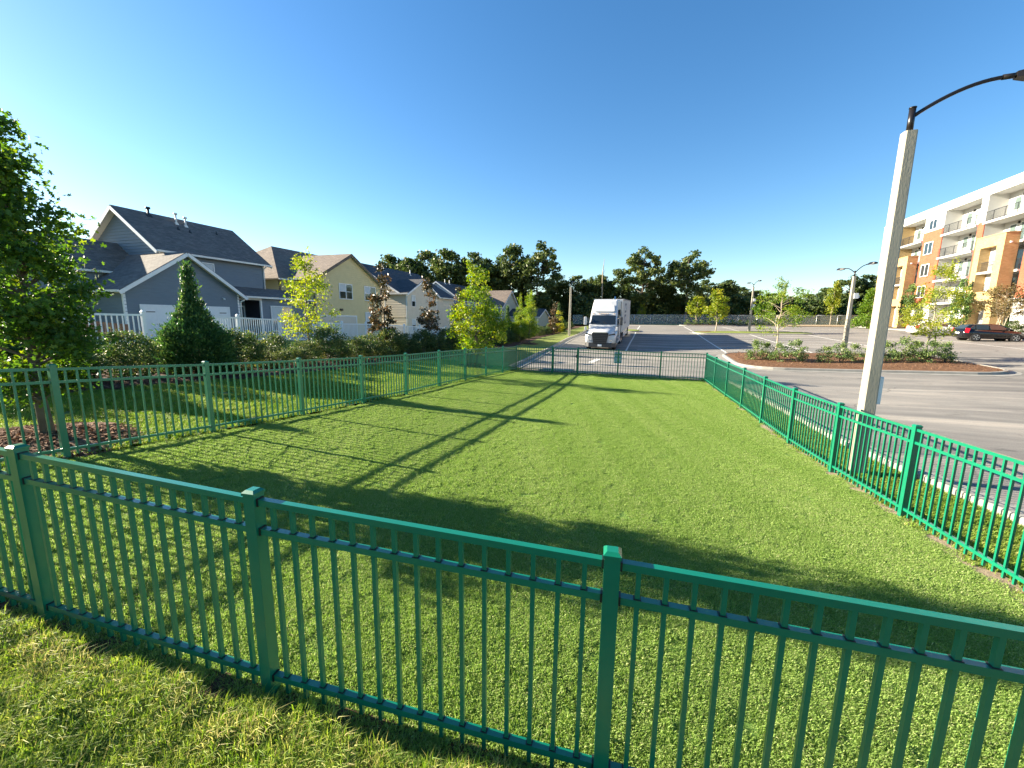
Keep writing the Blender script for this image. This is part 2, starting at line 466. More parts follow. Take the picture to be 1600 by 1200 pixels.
soil('mulch_dark', [(0.3, (0.035, 0.018, 0.012)), (0.5, (0.085, 0.045, 0.03)), (0.7, (0.16, 0.095, 0.065))], 22)
soil('mulch_fresh', [(0.3, (0.07, 0.035, 0.025)), (0.5, (0.16, 0.09, 0.06)), (0.7, (0.30, 0.19, 0.13))], 30)
soil('mulch_straw', [(0.3, (0.065, 0.030, 0.016)), (0.5, (0.155, 0.080, 0.042)), (0.7, (0.26, 0.15, 0.085))], 22)

def blade(name, stops, trans=0.3, patch=None, rough=0.5):
    """leaf or blade: colour by the per-face 'tint' attribute, thin and translucent"""
    m, nt, b = newmat(name)
    at = N(nt, 'ShaderNodeAttribute', attribute_name='tint')
    fac = at.outputs['Fac']
    if patch:
        ge = N(nt, 'ShaderNodeNewGeometry')
        mp = N(nt, 'ShaderNodeMapping')
        mp.inputs['Rotation'].default_value = (0, 0, SITE); mp.inputs['Scale'].default_value = patch[1]
        nt.links.new(ge.outputs['Position'], mp.inputs[0])
        no = N(nt, 'ShaderNodeTexNoise', Scale=1.0, Detail=4.0, Roughness=0.6)
        nt.links.new(mp.outputs[0], no.inputs['Vector'])
        ma = N(nt, 'ShaderNodeMath', operation='MULTIPLY_ADD')
        ma.inputs[1].default_value = patch[0]; ma.inputs[2].default_value = -patch[0] / 2
        nt.links.new(no.outputs[0], ma.inputs[0])
        ad = N(nt, 'ShaderNodeMath', operation='ADD'); ad.use_clamp = True
        nt.links.new(fac, ad.inputs[0]); nt.links.new(ma.outputs[0], ad.inputs[1])
        fac = ad.outputs[0]
    r_ = ramp(nt, fac, stops)
    nt.links.new(r_.outputs[0], b.inputs['Base Color'])
    b.inputs['Roughness'].default_value = rough
    b.inputs['Specular IOR Level'].default_value = 0.12 if patch else 0.35
    tr = N(nt, 'ShaderNodeBsdfTranslucent')
    hs = N(nt, 'ShaderNodeHueSaturation', Saturation=1.15, Value=1.35)
    nt.links.new(r_.outputs[0], hs.inputs['Color']); nt.links.new(hs.outputs[0], tr.inputs['Color'])
    mx = N(nt, 'ShaderNodeMixShader'); mx.inputs[0].default_value = trans
    nt.links.new(b.outputs[0], mx.inputs[1]); nt.links.new(tr.outputs[0], mx.inputs[2])
    nt.links.new(mx.outputs[0], nt.nodes['Material Output'].inputs['Surface'])
blade('turf_blade', [(0.0, (0.15, 0.245, 0.050)), (0.45, (0.24, 0.355, 0.085)), (0.8, (0.36, 0.45, 0.15)), (1.0, (0.50, 0.50, 0.27))], 0.38, (0.55, (1.6, 0.10, 1)))
blade('lawn_blade', [(0.0, (0.10, 0.19, 0.03)), (0.45, (0.20, 0.30, 0.05)), (0.75, (0.34, 0.39, 0.09)), (1.0, (0.52, 0.44, 0.20))], 0.38, (0.7, (0.8, 0.8, 1)))
blade('leaf_oak', [(0.0, (0.045, 0.10, 0.018)), (0.6, (0.09, 0.165, 0.027)), (1.0, (0.20, 0.25, 0.035))], 0.48)
blade('leaf_young', [(0.0, (0.08, 0.16, 0.02)), (0.5, (0.17, 0.26, 0.03)), (1.0, (0.32, 0.34, 0.045))], 0.45)
blade('leaf_yellow', [(0.0, (0.12, 0.18, 0.02)), (0.5, (0.26, 0.29, 0.03)), (1.0, (0.42, 0.36, 0.04))], 0.44)
blade('leaf_magnolia', [(0.0, (0.035, 0.042, 0.018)), (0.5, (0.085, 0.068, 0.03)), (1.0, (0.22, 0.125, 0.06))], 0.2, rough=0.4)
blade('leaf_cypress', [(0.0, (0.03, 0.08, 0.026)), (0.6, (0.065, 0.135, 0.036)), (1.0, (0.19, 0.27, 0.07))], 0.3)
blade('leaf_hedge', [(0.0, (0.04, 0.08, 0.024)), (0.55, (0.085, 0.13, 0.036)), (1.0, (0.25, 0.23, 0.06))], 0.32)
blade('leaf_shrub', [(0.0, (0.06, 0.115, 0.035)), (0.5, (0.14, 0.21, 0.06)), (1.0, (0.27, 0.32, 0.11))], 0.32)
blade('leaf_forest', [(0.0, (0.04, 0.068, 0.02)), (0.55, (0.08, 0.115, 0.032)), (1.0, (0.17, 0.19, 0.05))], 0.28)
blade('leaf_myrtle', [(0.0, (0.06, 0.055, 0.02)), (0.5, (0.12, 0.10, 0.035)), (1.0, (0.22, 0.15, 0.06))], 0.3)
blade('straw', [(0.0, (0.08, 0.036, 0.02)), (0.5, (0.19, 0.095, 0.048)), (1.0, (0.38, 0.23, 0.13))], 0.1)
blade('chip', [(0.0, (0.06, 0.028, 0.02)), (0.5, (0.20, 0.105, 0.068)), (1.0, (0.42, 0.27, 0.18))], 0.05, rough=0.9)
MAT['chip'].node_tree.nodes['Principled BSDF'].inputs['Specular IOR Level'].default_value = 0.08
def meshfabric():
    m, nt, b = newmat('wire_mesh')
    b.inputs['Base Color'].default_value = (0.62, 0.66, 0.63, 1); b.inputs['Roughness'].default_value = 0.5
    tp = N(nt, 'ShaderNodeBsdfTransparent')
    mx = N(nt, 'ShaderNodeMixShader'); mx.inputs[0].default_value = 0.30
    nt.links.new(tp.outputs[0], mx.inputs[1]); nt.links.new(b.outputs[0], mx.inputs[2])
    nt.links.new(mx.outputs[0], nt.nodes['Material Output'].inputs['Surface'])
meshfabric()
# ---------------------------------------------------------------- ground sheets
def sheet(name, S, t0, t1, nt_, dz, mat, kind='structure', bumpf=None, skew=None):
    """one terrain-following sheet between two t limits (numbers or functions of s)"""
    S = np.asarray(S, float)
    f0 = t0 if callable(t0) else (lambda s: t0 + 0 * s)
    f1 = t1 if callable(t1) else (lambda s: t1 + 0 * s)
    k = np.linspace(0, 1, nt_)
    SS = np.repeat(S[:, None], nt_, 1)
    TT = f0(S)[:, None] * (1 - k) + f1(S)[:, None] * k
    S0 = SS
    if skew is not None: SS = SS + skew(TT)
    Z = h_st(SS, TT) + dz
    if bumpf is not None: Z = Z + bumpf(S0, TT)
    X, Y = to_xy(SS, TT)
    v = np.stack([X, Y, Z], -1).reshape(-1, 3)
    a = (np.arange(len(S) - 1)[:, None] * nt_ + np.arange(nt_ - 1)[None]).ravel()
    f = np.stack([a, a + 1, a + nt_ + 1, a + nt_], 1)
    me = bpy.data.meshes.new(name)
    me.from_pydata(v.tolist(), [], f.tolist())
    # faces must look up
    me.update()
    if me.polygons[0].normal.z < 0: me.flip_normals()
    me.materials.append(MAT[mat])
    me.polygons.foreach_set('use_smooth', [True] * len(me.polygons))
    o = link(name, me)
    if kind: o['kind'] = kind
    return o
def interp(pts):
    a = np.array(pts, float)
    a = a[np.argsort(a[:, 0])]
    return lambda s: np.interp(s, a[:, 0], a[:, 1])
lineL = interp([to_st(x, y) for x, y in POST_L] + [(0.9, -7.25), (21, -6.2)])
lineR = interp([to_st(x, y) for x, y in POST_R] + [(1.4, 3.62), (-4, 4.0), (21, 2.3)])
KERB_L = [(19.9, -6.75), (26, -7.15), (34, -7.55), (48, -7.8), (62, -7.9), (81, -8.0)]
kerbL = interp(KERB_L)
KERB_R = [(-8, 6.2), (2, 5.3), (7, 4.75), (11, 4.15), (17.7, 3.6), (20.4, 3.2)]
kerbR = interp(KERB_R)

# earth: one sheet to the horizon
g = np.concatenate([[-900, -500, -250, -120, -70], np.arange(-45, 125, 2.5), [140, 180, 260, 500, 1200]])
tt = np.concatenate([[-1200, -600, -300, -150, -90], np.arange(-70, 90, 2.5), [110, 160, 300, 600, 1200]])
SS, TT = np.meshgrid(g, tt, indexing='ij')
Zg = h_st(SS, TT) - 0.09 - 0.2 * ((SS > -12) & (SS < 112) & (TT > -58) & (TT < 72))
X, Y = to_xy(SS, TT)
_nt = len(tt)
a = (np.arange(len(g) - 1)[:, None] * _nt + np.arange(_nt - 1)[None]).ravel()
me = bpy.data.meshes.new('ground')
me.from_pydata(np.stack([X, Y, Zg], -1).reshape(-1, 3).tolist(), [], np.stack([a, a + _nt, a + _nt + 1, a + 1], 1).tolist())
me.update()
if me.polygons[0].normal.z < 0: me.flip_normals()
me.materials.append(MAT['ground_earth'])
o = link('ground', me); o['kind'] = 'structure'

turf = sheet('turf', np.linspace(1.28, 19.35, 60), lambda s: lineL(s) + 0.06, lambda s: lineR(s) - 0.10, 34, 0.0, 'turf_base')
def lumps(s, t):
    return np.clip((1.05 - s) / .4, 0, 1) * 0.025 * np.sin(s * 3.1 + t * 1.3) * np.sin(t * 2.7 - s) + 0.012 * np.sin(s * 7.3 - t * 5.1)
def edge_s(t):
    return np.interp(t, [-8, -5.6, -3.76, -1.95, -.1, 1.73, 3.6], [.95, .97, 1.14, 1.28, 1.48, 1.62, 1.77])
lawn_front = sheet('front_lawn', np.linspace(-6, 0, 40), lambda s: lineL(s) - 2.0, lambda s: lineR(s) + 0.9, 70, 0.05, 'lawn_soil', bumpf=lambda s, t: lumps(s + 1.05, t), skew=edge_s)
lawn_left = sheet('side_lawn', np.linspace(-5, 20.0, 70), lambda s: np.interp(s, [0, 8, 20], [-11.9, -11.7, -10.9]), lambda s: lineL(s) - 0.10 - 1.9 * (s < 1.3), 28, 0.0, 'lawn_soil')
sheet('verge_lawn', np.linspace(20.0, 81, 62), lambda s: np.interp(s, [20, 30, 81], [-10.9, -10.2, -10.4]), lambda s: kerbL(s) - 0.14, 10, 0.05, 'lawn_far')
sheet('hedge_bed', np.linspace(-10, 70, 60), lambda s: np.interp(s, [0, 20, 40, 70], [-15.2, -14.2, -13.2, -13.0]), lambda s: np.interp(s, [0, 8, 20, 30, 70], [-11.8, -11.6, -10.8, -10.1, -10.3]), 8, 0.03, 'mulch_dark')
sheet('backyard_lawn', np.linspace(-12, 75, 50), -60, lambda s: np.interp(s, [0, 20, 40, 70], [-15.1, -14.1, -13.1, -12.9]), 24, 0.0, 'lawn_far')
sheet('far_edge_strip', np.linspace(19.35, 20.15, 3), lambda s: lineL(s) - 0.1, lambda s: lineR(s) + 0.5, 20, 0.0, 'sandy_edge')
strip_r = sheet('side_strip', np.linspace(-6, 20.3, 50), lambda s: lineR(s) + 0.12, lambda s: kerbR(s) - 0.14, 6, 0.0, 'lawn_soil')
sheet('turf_edge_soil', np.linspace(-4, 19.4, 45), lambda s: lineR(s) - 0.12, lambda s: lineR(s) + 0.14, 3, 0.004, 'sandy_edge')
seam = sheet('front_edge_soil', np.linspace(-.04, .24, 3), -7.4, 3.5, 50, 0.006, 'mulch_dark', skew=edge_s)
sheet('parking_lot', np.linspace(20.12, 81.5, 66), lambda s: kerbL(s) + 0.40, 31.0, 44, 0.0, 'asphalt')
sheet('parking_lot_aisle', np.linspace(-14, 20.12, 40), lambda s: kerbR(s) + 0.40, 31.0, 34, 0.0, 'asphalt')
sheet('rough_grass', np.linspace(81.4, 120, 12), -60, 75, 24, 0.02, 'lawn_far')

def strip(name, path, sec, mat, kind='structure', closed=False, sub=1.2, parent=None):
    """cross-section [(side, dz)] swept along an (s,t) path over the terrain"""
    P = np.array(path, float)
    if closed: P = np.vstack([P, P[:1]])
    seg = np.hypot(*np.diff(P, axis=0).T); L = np.concatenate([[0], np.cumsum(seg)])
    q = np.unique(np.concatenate([np.arange(0, L[-1], sub), L]))
    S = np.interp(q, L, P[:, 0]); T = np.interp(q, L, P[:, 1])
    dS = np.gradient(S, q); dT = np.gradient(T, q)
    if closed:
        dS[0] = dS[-1] = (S[1] - S[-2]); dT[0] = dT[-1] = (T[1] - T[-2])
    ln = np.hypot(dS, dT); dS /= ln; dT /= ln
    mb = MB(); secs = []
    for i in range(len(q)):
        r_ = []
        z0 = hz(S[i], T[i])
        for off, dz in sec:
            s_ = S[i] - dT[i] * off; t_ = T[i] + dS[i] * off      # +off = towards +t when heading +s
            x, y = to_xy(s_, t_)
            r_.append((x, y, z0 + dz))
        secs.append(r_)
    mb.loft(secs, 0, smooth=False, closed=False)
    # make the tops face up
    me = mb.mesh(name, MAT[mat])
    up_ = sum(p.normal.z * p.area for p in me.polygons)
    if up_ < 0: me.flip_normals()
    o = link(name, me, parent)
    if kind: o['kind'] = kind
    return o
KSEC = [(-0.16, -0.05), (-0.16, 0.115), (-0.14, 0.13), (-0.01, 0.13), (0.012, 0.11), (0.03, 0.012), (0.44, 0.008), (0.44, -0.06)]
strip('kerb', KERB_L, KSEC, 'concrete')
strip('kerb', KERB_R, KSEC, 'concrete')
# gate threshold slab
mb = MB()
gp = [to_xy(19.22, -5.05), to_xy(19.2, -3.5), to_xy(20.3, -3.5), to_xy(20.3, -5.05)]
mb.prism([(x, y, 0.12) for x, y in gp], (0, 0, -0.14))
o = mb.build('gate_threshold', MAT['concrete']); o['kind'] = 'structure'

# painted lines
def paint(path, w, dz=0.005):
    return [(path, w, dz)]
def line(s0, t0, s1, t1, w=0.11, dash=None):
    n = max(2, int(math.hypot(s1 - s0, t1 - t0) / 1.0))
    mb = MB()
    L = math.hypot(s1 - s0, t1 - t0); ds, dt = (s1 - s0) / L, (t1 - t0) / L
    k = np.linspace(0, L, n)
    for i in range(n - 1):
        q = []
        for kk, sg in ((k[i], -1), (k[i + 1], -1), (k[i + 1], 1), (k[i], 1)):
            s_ = s0 + ds * kk - dt * sg * w / 2; t_ = t0 + dt * kk + ds * sg * w / 2
            x, y = to_xy(s_, t_); q.append((x, y, hz(s_, t_) + 0.006))
        mb.face(q)
    me = mb.mesh('painted_line', MAT['line_paint'])
    if me.polygons[0].normal.z < 0: me.flip_normals()
    o = link('painted_line', me); o['kind'] = 'structure'
for tc_ in (-1.7, 5.5, 11.1, 16.9):
    line(33.0 if tc_ < 0 else 33.8, tc_, 54.5 if tc_ > 0 else 76, tc_, 0.13)
for k_ in range(8):
    s_ = 34.8 + 2.7 * k_
    line(s_, -0.9, s_, 11.1, 0.10)
for k_ in range(7):
    s_ = 36.5 + 2.7 * k_
    line(s_, 11.3, s_, 17.4, 0.10)
for k_ in range(6):
    line(60.5 + 2.7 * k_, 5.0, 60.5 + 2.7 * k_, 17.5, 0.10)
line(60, 11.2, 75, 11.2, 0.12); line(60, 5.4, 75, 5.4, 0.12); line(60, 17.4, 76, 17.4, 0.12)
for k_ in range(5):
    line(40.0 + 2.8 * k_, 25.2, 40.0 + 2.8 * k_, 30.6, 0.10)
line(24.9, -3.3, 27.2, -3.1, 0.35)      # short yellowed bar in the lane behind the far fence
line(38.0, 25.1, 52.0, 25.1, 0.10)

# planted islands
def island(s0, s1, t0, t1, rad, top_mat, name='island_bed', zc=0.14):
    # order: walk round the corners by angle about the middle
    cs_, ct_ = (s0 + s1) / 2, (t0 + t1) / 2
    pts = []
    for cs, ct, a0 in ((s0 + rad, t0 + rad, 180), (s1 - rad, t0 + rad, 270), (s1 - rad, t1 - rad, 0), (s0 + rad, t1 - rad, 90)):
        for k_ in range(7):
            a_ = R(a0 + 15 * k_)
            pts.append((cs + rad * math.cos(a_), ct + rad * math.sin(a_)))
    sec = [(0.16, -0.05), (0.16, 0.115), (0.14, 0.13), (0.01, 0.13), (-0.012, 0.11), (-0.03, 0.012), (-0.42, 0.008), (-0.42, -0.05)]
    strip('kerb', pts, sec, 'concrete', closed=True, sub=1.0)
    mb = MB(); n = len(pts); rings = []
    for k_, (fr, dz) in enumerate(((0.985, 0.10), (0.8, zc + 0.03), (0.45, zc + 0.06))):
        ring = []
        for s_, t_ in pts:
            ss = cs_ + (s_ - cs_) * fr; tt_ = ct_ + (t_ - ct_) * fr
            x, y = to_xy(ss, tt_); ring.append((x, y, hz(ss, tt_) + dz))
        rings.append(ring)
    mb.loft(rings, 0, caps=False)
    mb.face(rings[-1])
    me = mb.mesh(name, MAT[top_mat])
    if sum(p.normal.z * p.area for p in me.polygons) < 0: me.flip_normals()
    o = link(name, me); o['kind'] = 'structure'
    return o
island(24.9, 33.2, 4.9, 16.7, 2.0, 'mulch_straw', zc=0.12)
island(54.6, 58.4, 5.2, 18.0, 1.4, 'lawn_far')
island(55.5, 59.0, -3.4, -1.2, 1.0, 'lawn_far')
island(78.3, 81.2, 5.0, 21.0, 1.2, 'mulch_dark')
# pavement in front of the apartments
strip('pavement', [(36, 31.0), (60, 31.0), (81.5, 31.0)], [(-0.16, -0.05), (-0.16, 0.12), (0.0, 0.13), (2.4, 0.15), (2.4, 0.0)][::1], 'concrete')
sheet('flower_bed', np.linspace(36, 84, 30), 33.3, 35.2, 4, 0.14, 'mulch_dark')
strip('sand_bank', [(82.0, 14.0), (82.0, 31.0)], [(-0.5, 0.02), (0.6, 0.28), (2.2, 0.30), (3.0, 0.05)], 'sandy_edge')

# ---------------------------------------------------------------- green picket fences
FH, PANEL = 1.243, 1.83
Z_TOP, Z_MID, Z_BOT = 1.175, 1.01, 0.115
G = MAT['fence_green']; BK = MAT['black_plastic']
mb = MB(); mb.box(-.0105, -.0105, -0.09, .0105, .0105, Z_TOP - 0.012 - Z_BOT + 0.0)
PICKET = mb.mesh('picket', G)
mb = MB(); mb.box(-.034, -.034, -0.12, .034, .034, FH - .03)
POSTM = mb.mesh('post', G)
mb = MB(); mb.box(-.039, -.039, 0, .039, .039, .014); mb.frustum(0, 0, .014, .028, .078, .078, .048, .048)
CAPM = mb.mesh('post_cap', G)
def fence_post(root, p, ang):
    po = link('post', POSTM, root, p, ang)
    c = link('post_cap', CAPM, po, (0, 0, FH - .03))
    return po
def fence_panel(root, a, b, n=15, detail=False, inset=0.034):
    """three rails and the pickets between two posts; pickets stay upright on the slope"""
    a = Vector(a); b = Vector(b); d = b - a; L = math.hypot(d.x, d.y); hd = Vector((d.x / L, d.y / L, d.z / L))
    ang = math.atan2(d.y, d.x)
    a2 = a + hd * inset; b2 = b - hd * inset
    for nm, z, w in (('top_rail', Z_TOP, .036), ('middle_rail', Z_MID, .036), ('bottom_rail', Z_BOT, .036)):
        mb = MB()
        mb.beam(a2 + Vector((0, 0, z)), b2 + Vector((0, 0, z)), w, .034)
        if detail:
            for e, sg in ((a2, 1), (b2, -1)):
                mb.beam(e + Vector((0, 0, z)), e + hd * (0.010 * sg) + Vector((0, 0, z)), .044, .043, 1)  # black sleeve paints the shadowed gap where the rail enters the post
            if nm != 'top_rail':
                for i in range(n):
                    p = a + d * ((i + 1) / (n + 1)) + Vector((0, 0, z + .0175))
                    mb.beam(p - hd * .0165, p + hd * .0165, .031, .005, 1)
        mb.build(nm, [G, BK], root)
    for i in range(n):
        p = a + d * ((i + 1) / (n + 1))
        link('picket', PICKET, root, (p.x, p.y, p.z + Z_BOT), ang)
def fence_run(name, pts, label, group, detail=False, skip=None, posts=None, ns=None):
    root = empty(name, (0, 0, 0), 0, label, 'fence', group)
    for i, p in enumerate(pts):
        q = pts[min(i + 1, len(pts) - 1)]; r_ = pts[max(i - 1, 0)]
        if posts is None or i in posts:
            fence_post(root, p, math.atan2(q[1] - r_[1], q[0] - r_[0]))
    for i in range(len(pts) - 1):
        if skip and i in skip: continue
        fence_panel(root, pts[i], pts[i + 1], (ns[i] if ns else 15), detail)
    return root
GRP = 'green picket fences round the turf run'
Lp = [(x, y, z) for (x, y), z in zip(POST_L, POST_LZ)]
d0 = Vector(Lp[0]) - Vector(Lp[1])
Lp = [tuple(Vector(Lp[0]) + d0 * 1.0)] + Lp           # the corner beyond the frame
cornerNL = Lp[0]
Rp = [(x, y, z) for (x, y), z in zip(POST_R, POST_RZ)]
for (s_, t_) in ((4.60, 3.42), (2.83, 3.56)):
    x, y = to_xy(s_, t_); Rp.append((x, y, [.165, .235][len(Rp) - 8]))
x, y = to_xy(2.02, 3.60); Rp.append((x, y, .27)); cornerNR = Rp[-1]
Np_ = [(x, y, z) for (x, y), z in zip(POST_N, POST_NZ)]
dN = Vector(Np_[0]) - Vector(Np_[1])
e0 = Vector(Np_[0]) + Vector((-1.78, 0.42, 0.09))
Nn = [cornerNL, tuple(e0)] + Np_
e3 = Vector(Np_[2]) + Vector((1.775, -.44, -.045)); Nn += [tuple(e3)]
Nn += [cornerNR]
fence_run('picket_fence', Lp, 'long green picket fence running along the lawn on the tree side of the turf', GRP, posts=set(range(1, 10)))
fence_run('picket_fence', Rp, 'sunlit green picket fence along the parking lot beside the big concrete lamp post', GRP, posts=set(range(1, 10)), ns=[15] * 9 + [6])
fence_run('picket_fence', Nn, 'nearest green picket fence crossing the foreground in front of the turf', GRP, detail=True, ns=[14, 15, 15, 15, 15, 14], posts=set(range(0, 7)))
Fp = [(.205, 20.394, .04), (1.92, 19.40, .08), (3.1, 19.05, .07), (4.87, 18.62, .03), (6.62, 18.05, .01), (8.34, 17.398, .025)]
fence_run('picket_fence', Fp, 'far green picket fence with a gate, in front of the truck', GRP, skip={1}, ns=[15, 0, 15, 15, 15])
# gate
ga, gb = Vector(Fp[1]), Vector(Fp[2]); gd = gb - ga; gl = gd.length; ghd = gd / gl
gate = empty('picket_gate', ga, 0, 'narrow green picket gate in the far fence above the concrete slab', 'gate')
mb = MB(); q0, q1 = ghd * .055, ghd * (gl - .055)
for q in (q0, q1): mb.beam(q + Vector((0, 0, .05)), q + Vector((0, 0, Z_TOP + .03)), .045, .045)
for z in (Z_TOP, Z_MID, Z_BOT): mb.beam(q0 + ghd * .023 + Vector((0, 0, z)), q1 - ghd * .023 + Vector((0, 0, z)), .036, .034)
mb.build('gate_frame', G, gate)
for i in range(9):
    p = ghd * (.055 + (gl - .11) * (i + 1) / 10)
    link('picket', PICKET, gate, (p.x, p.y, p.z + Z_BOT), math.atan2(gd.y, gd.x))
mb = MB(); p = q1 + Vector((0, 0, .82)); mb.box(p.x - .05, p.y - .035, p.z - .07, p.x + .05, p.y + .035, p.z + .07)
mb.build('latch', BK, gate)
# notice plate on the far fence
sg = empty('notice_plate', (Fp[3][0], Fp[3][1] + .07, Fp[3][2] + .60), math.atan2(-.57, 1.75), 'pale blue notice plate hanging on the far green fence', 'sign')
mb = MB(); mb.box(-.17, -.008, 0, .17, .008, .50); mb.build('plate', MAT['sign_blue'], sg, bevel=.004)
mb = MB(); mb.box(-.135, -.0105, .30, .135, -.0085, .46); mb.box(-.12, -.0105, .06, .12, -.0085, .24); mb.build('printed_panel', MAT['sign_white'], sg)
# ---------------------------------------------------------------- houses
def site_root(name, t, s, zg, label, cat, group=None, extra=0.0):
    x, y = to_xy(s, t)
    return empty(name, (x, y, zg), -SITE + extra, label, cat, group)
def clip_ext(poly, z):
    xs = []
    n = len(poly)
    for i in range(n):
        (u0, z0), (u1, z1) = poly[i], poly[(i + 1) % n]
        if abs(z1 - z0) < 1e-9: continue
        k = (z - z0) / (z1 - z0)
        if -1e-9 <= k <= 1 + 1e-9: xs.append(u0 + (u1 - u0) * k)
    return (min(xs), max(xs)) if len(xs) > 1 else None
def wall(parent, O, U, Nn_, poly, mat, exposure=0.0, single=False, thick=0.12, name='wall'):
    """wall slab from a (u,z) outline; lap siding boards stand proud of it"""
    O = Vector(O); U = Vector(U); Nn_ = Vector(Nn_)
    mb = MB()
    mb.prism([O + U * u + Vector((0, 0, z)) for u, z in poly], -Nn_ * thick)
    w = mb.build(name, MAT[mat], parent)
    if not exposure: return w
    z0 = min(p[1] for p in poly); z1 = max(p[1] for p in poly)
    joint = MB(); k = 0
    rnd = random.Random(len(poly) * 7 + int(z1 * 100))
    while z0 + k * exposure < z1 - 0.02:
        a, b = z0 + k * exposure + 0.001, min(z0 + (k + 1) * exposure, z1 - 0.005)
        ea, eb = clip_ext(poly, a), clip_ext(poly, b)
        k += 1
        if not ea or not eb: continue
        mb = MB() if single else joint
        def q(u, z, d): return O + U * u + Nn_ * d + Vector((0, 0, z))
        jit = rnd.uniform(-.002, .002)
        v = [q(ea[0], a, 0.001), q(ea[1], a, 0.001), q(ea[0], a, .034 + jit), q(ea[1], a, .034 + jit), q(eb[0], b, .007), q(eb[1], b, .007), q(eb[0], b, .001), q(eb[1], b, .001)]
        fs = [(2, 3, 5, 4), (0, 1, 3, 2), (0, 2, 4, 6), (3, 1, 7, 5)]
        if U.cross(Vector((0, 0, 1))).dot(Nn_) < 0: fs = [tuple(reversed(f)) for f in fs]
        mb.mesh_(v, fs)
        if single: mb.build('siding_board', MAT[mat], w)
    if not single:
        o = joint.build('siding', MAT[mat], w); o['kind'] = 'stuff'
    return w
def roof_slab(parent, pts, mat, thick=0.11, name='roof'):
    pts = [Vector(p) for p in pts]
    nrm = (pts[1] - pts[0]).cross(pts[2] - pts[0]).normalized()
    if nrm.z < 0: pts.reverse(); nrm = -nrm
    mb = MB(); mb.prism(pts, Vector((0, 0, -thick)))
    return mb.build(name, MAT[mat], parent)
def board(parent, p0, p1, w, h, mat='white_trim', name='fascia'):
    mb = MB(); mb.beam(p0, p1, w, h); return mb.build(name, MAT[mat], parent)
def sub(o, name, fn, mat):
    mb = MB(); fn(mb); return mb.build(name, MAT[mat], o)
def window(parent, O, U, Nn_, u0, u1, z0, z1, cols=1, frame='white_trim', fw=0.07, glass='window_glass', rails=1, name='window', blinds=True):
    """window > frame, panes; stands 3 cm proud of the siding"""
    O = Vector(O); U = Vector(U); Nn_ = Vector(Nn_)
    def q(u, z, d): return O + U * u + Nn_ * d + Vector((0, 0, z))
    def bx(mb, ua, ub, za, zb, da, db):
        mb.prism([q(ua, za, da), q(ub, za, da), q(ub, zb, da), q(ua, zb, da)], Nn_ * (db - da))
    mb = MB()
    d0, d1 = .037, .085
    bx(mb, u0 - fw, u0, z0 - fw, z1 + fw, d0, d1); bx(mb, u1, u1 + fw, z0 - fw, z1 + fw, d0, d1)
    bx(mb, u0, u1, z1, z1 + fw, d0, d1); bx(mb, u0, u1, z0 - fw, z0, d0, d1 + .02)
    f = mb.build(name, MAT[frame], parent)
    cw = (u1 - u0) / cols
    for c in range(cols):
        a, b = u0 + c * cw, u0 + (c + 1) * cw
        if c:
            mb = MB(); bx(mb, a - .04, a + .04, z0, z1, d0, .078); mb.build('mullion', MAT[frame], f)
        zs = [z0 + (z1 - z0) * i / (rails + 1) for i in range(rails + 2)]
        for i in range(rails + 1):
            mb = MB(); bx(mb, a + .03, b - .03, zs[i] + .02, zs[i + 1] - .02, d0, .054 + .006 * i)
            mb.build('pane', MAT['blinds' if (blinds and i == rails and (c % 2 == 0)) else glass], f)
            if i:
                mb = MB(); bx(mb, a, b, zs[i] - .02, zs[i] + .02, d0, .072); mb.build('meeting_rail', MAT[frame], f)
    return f
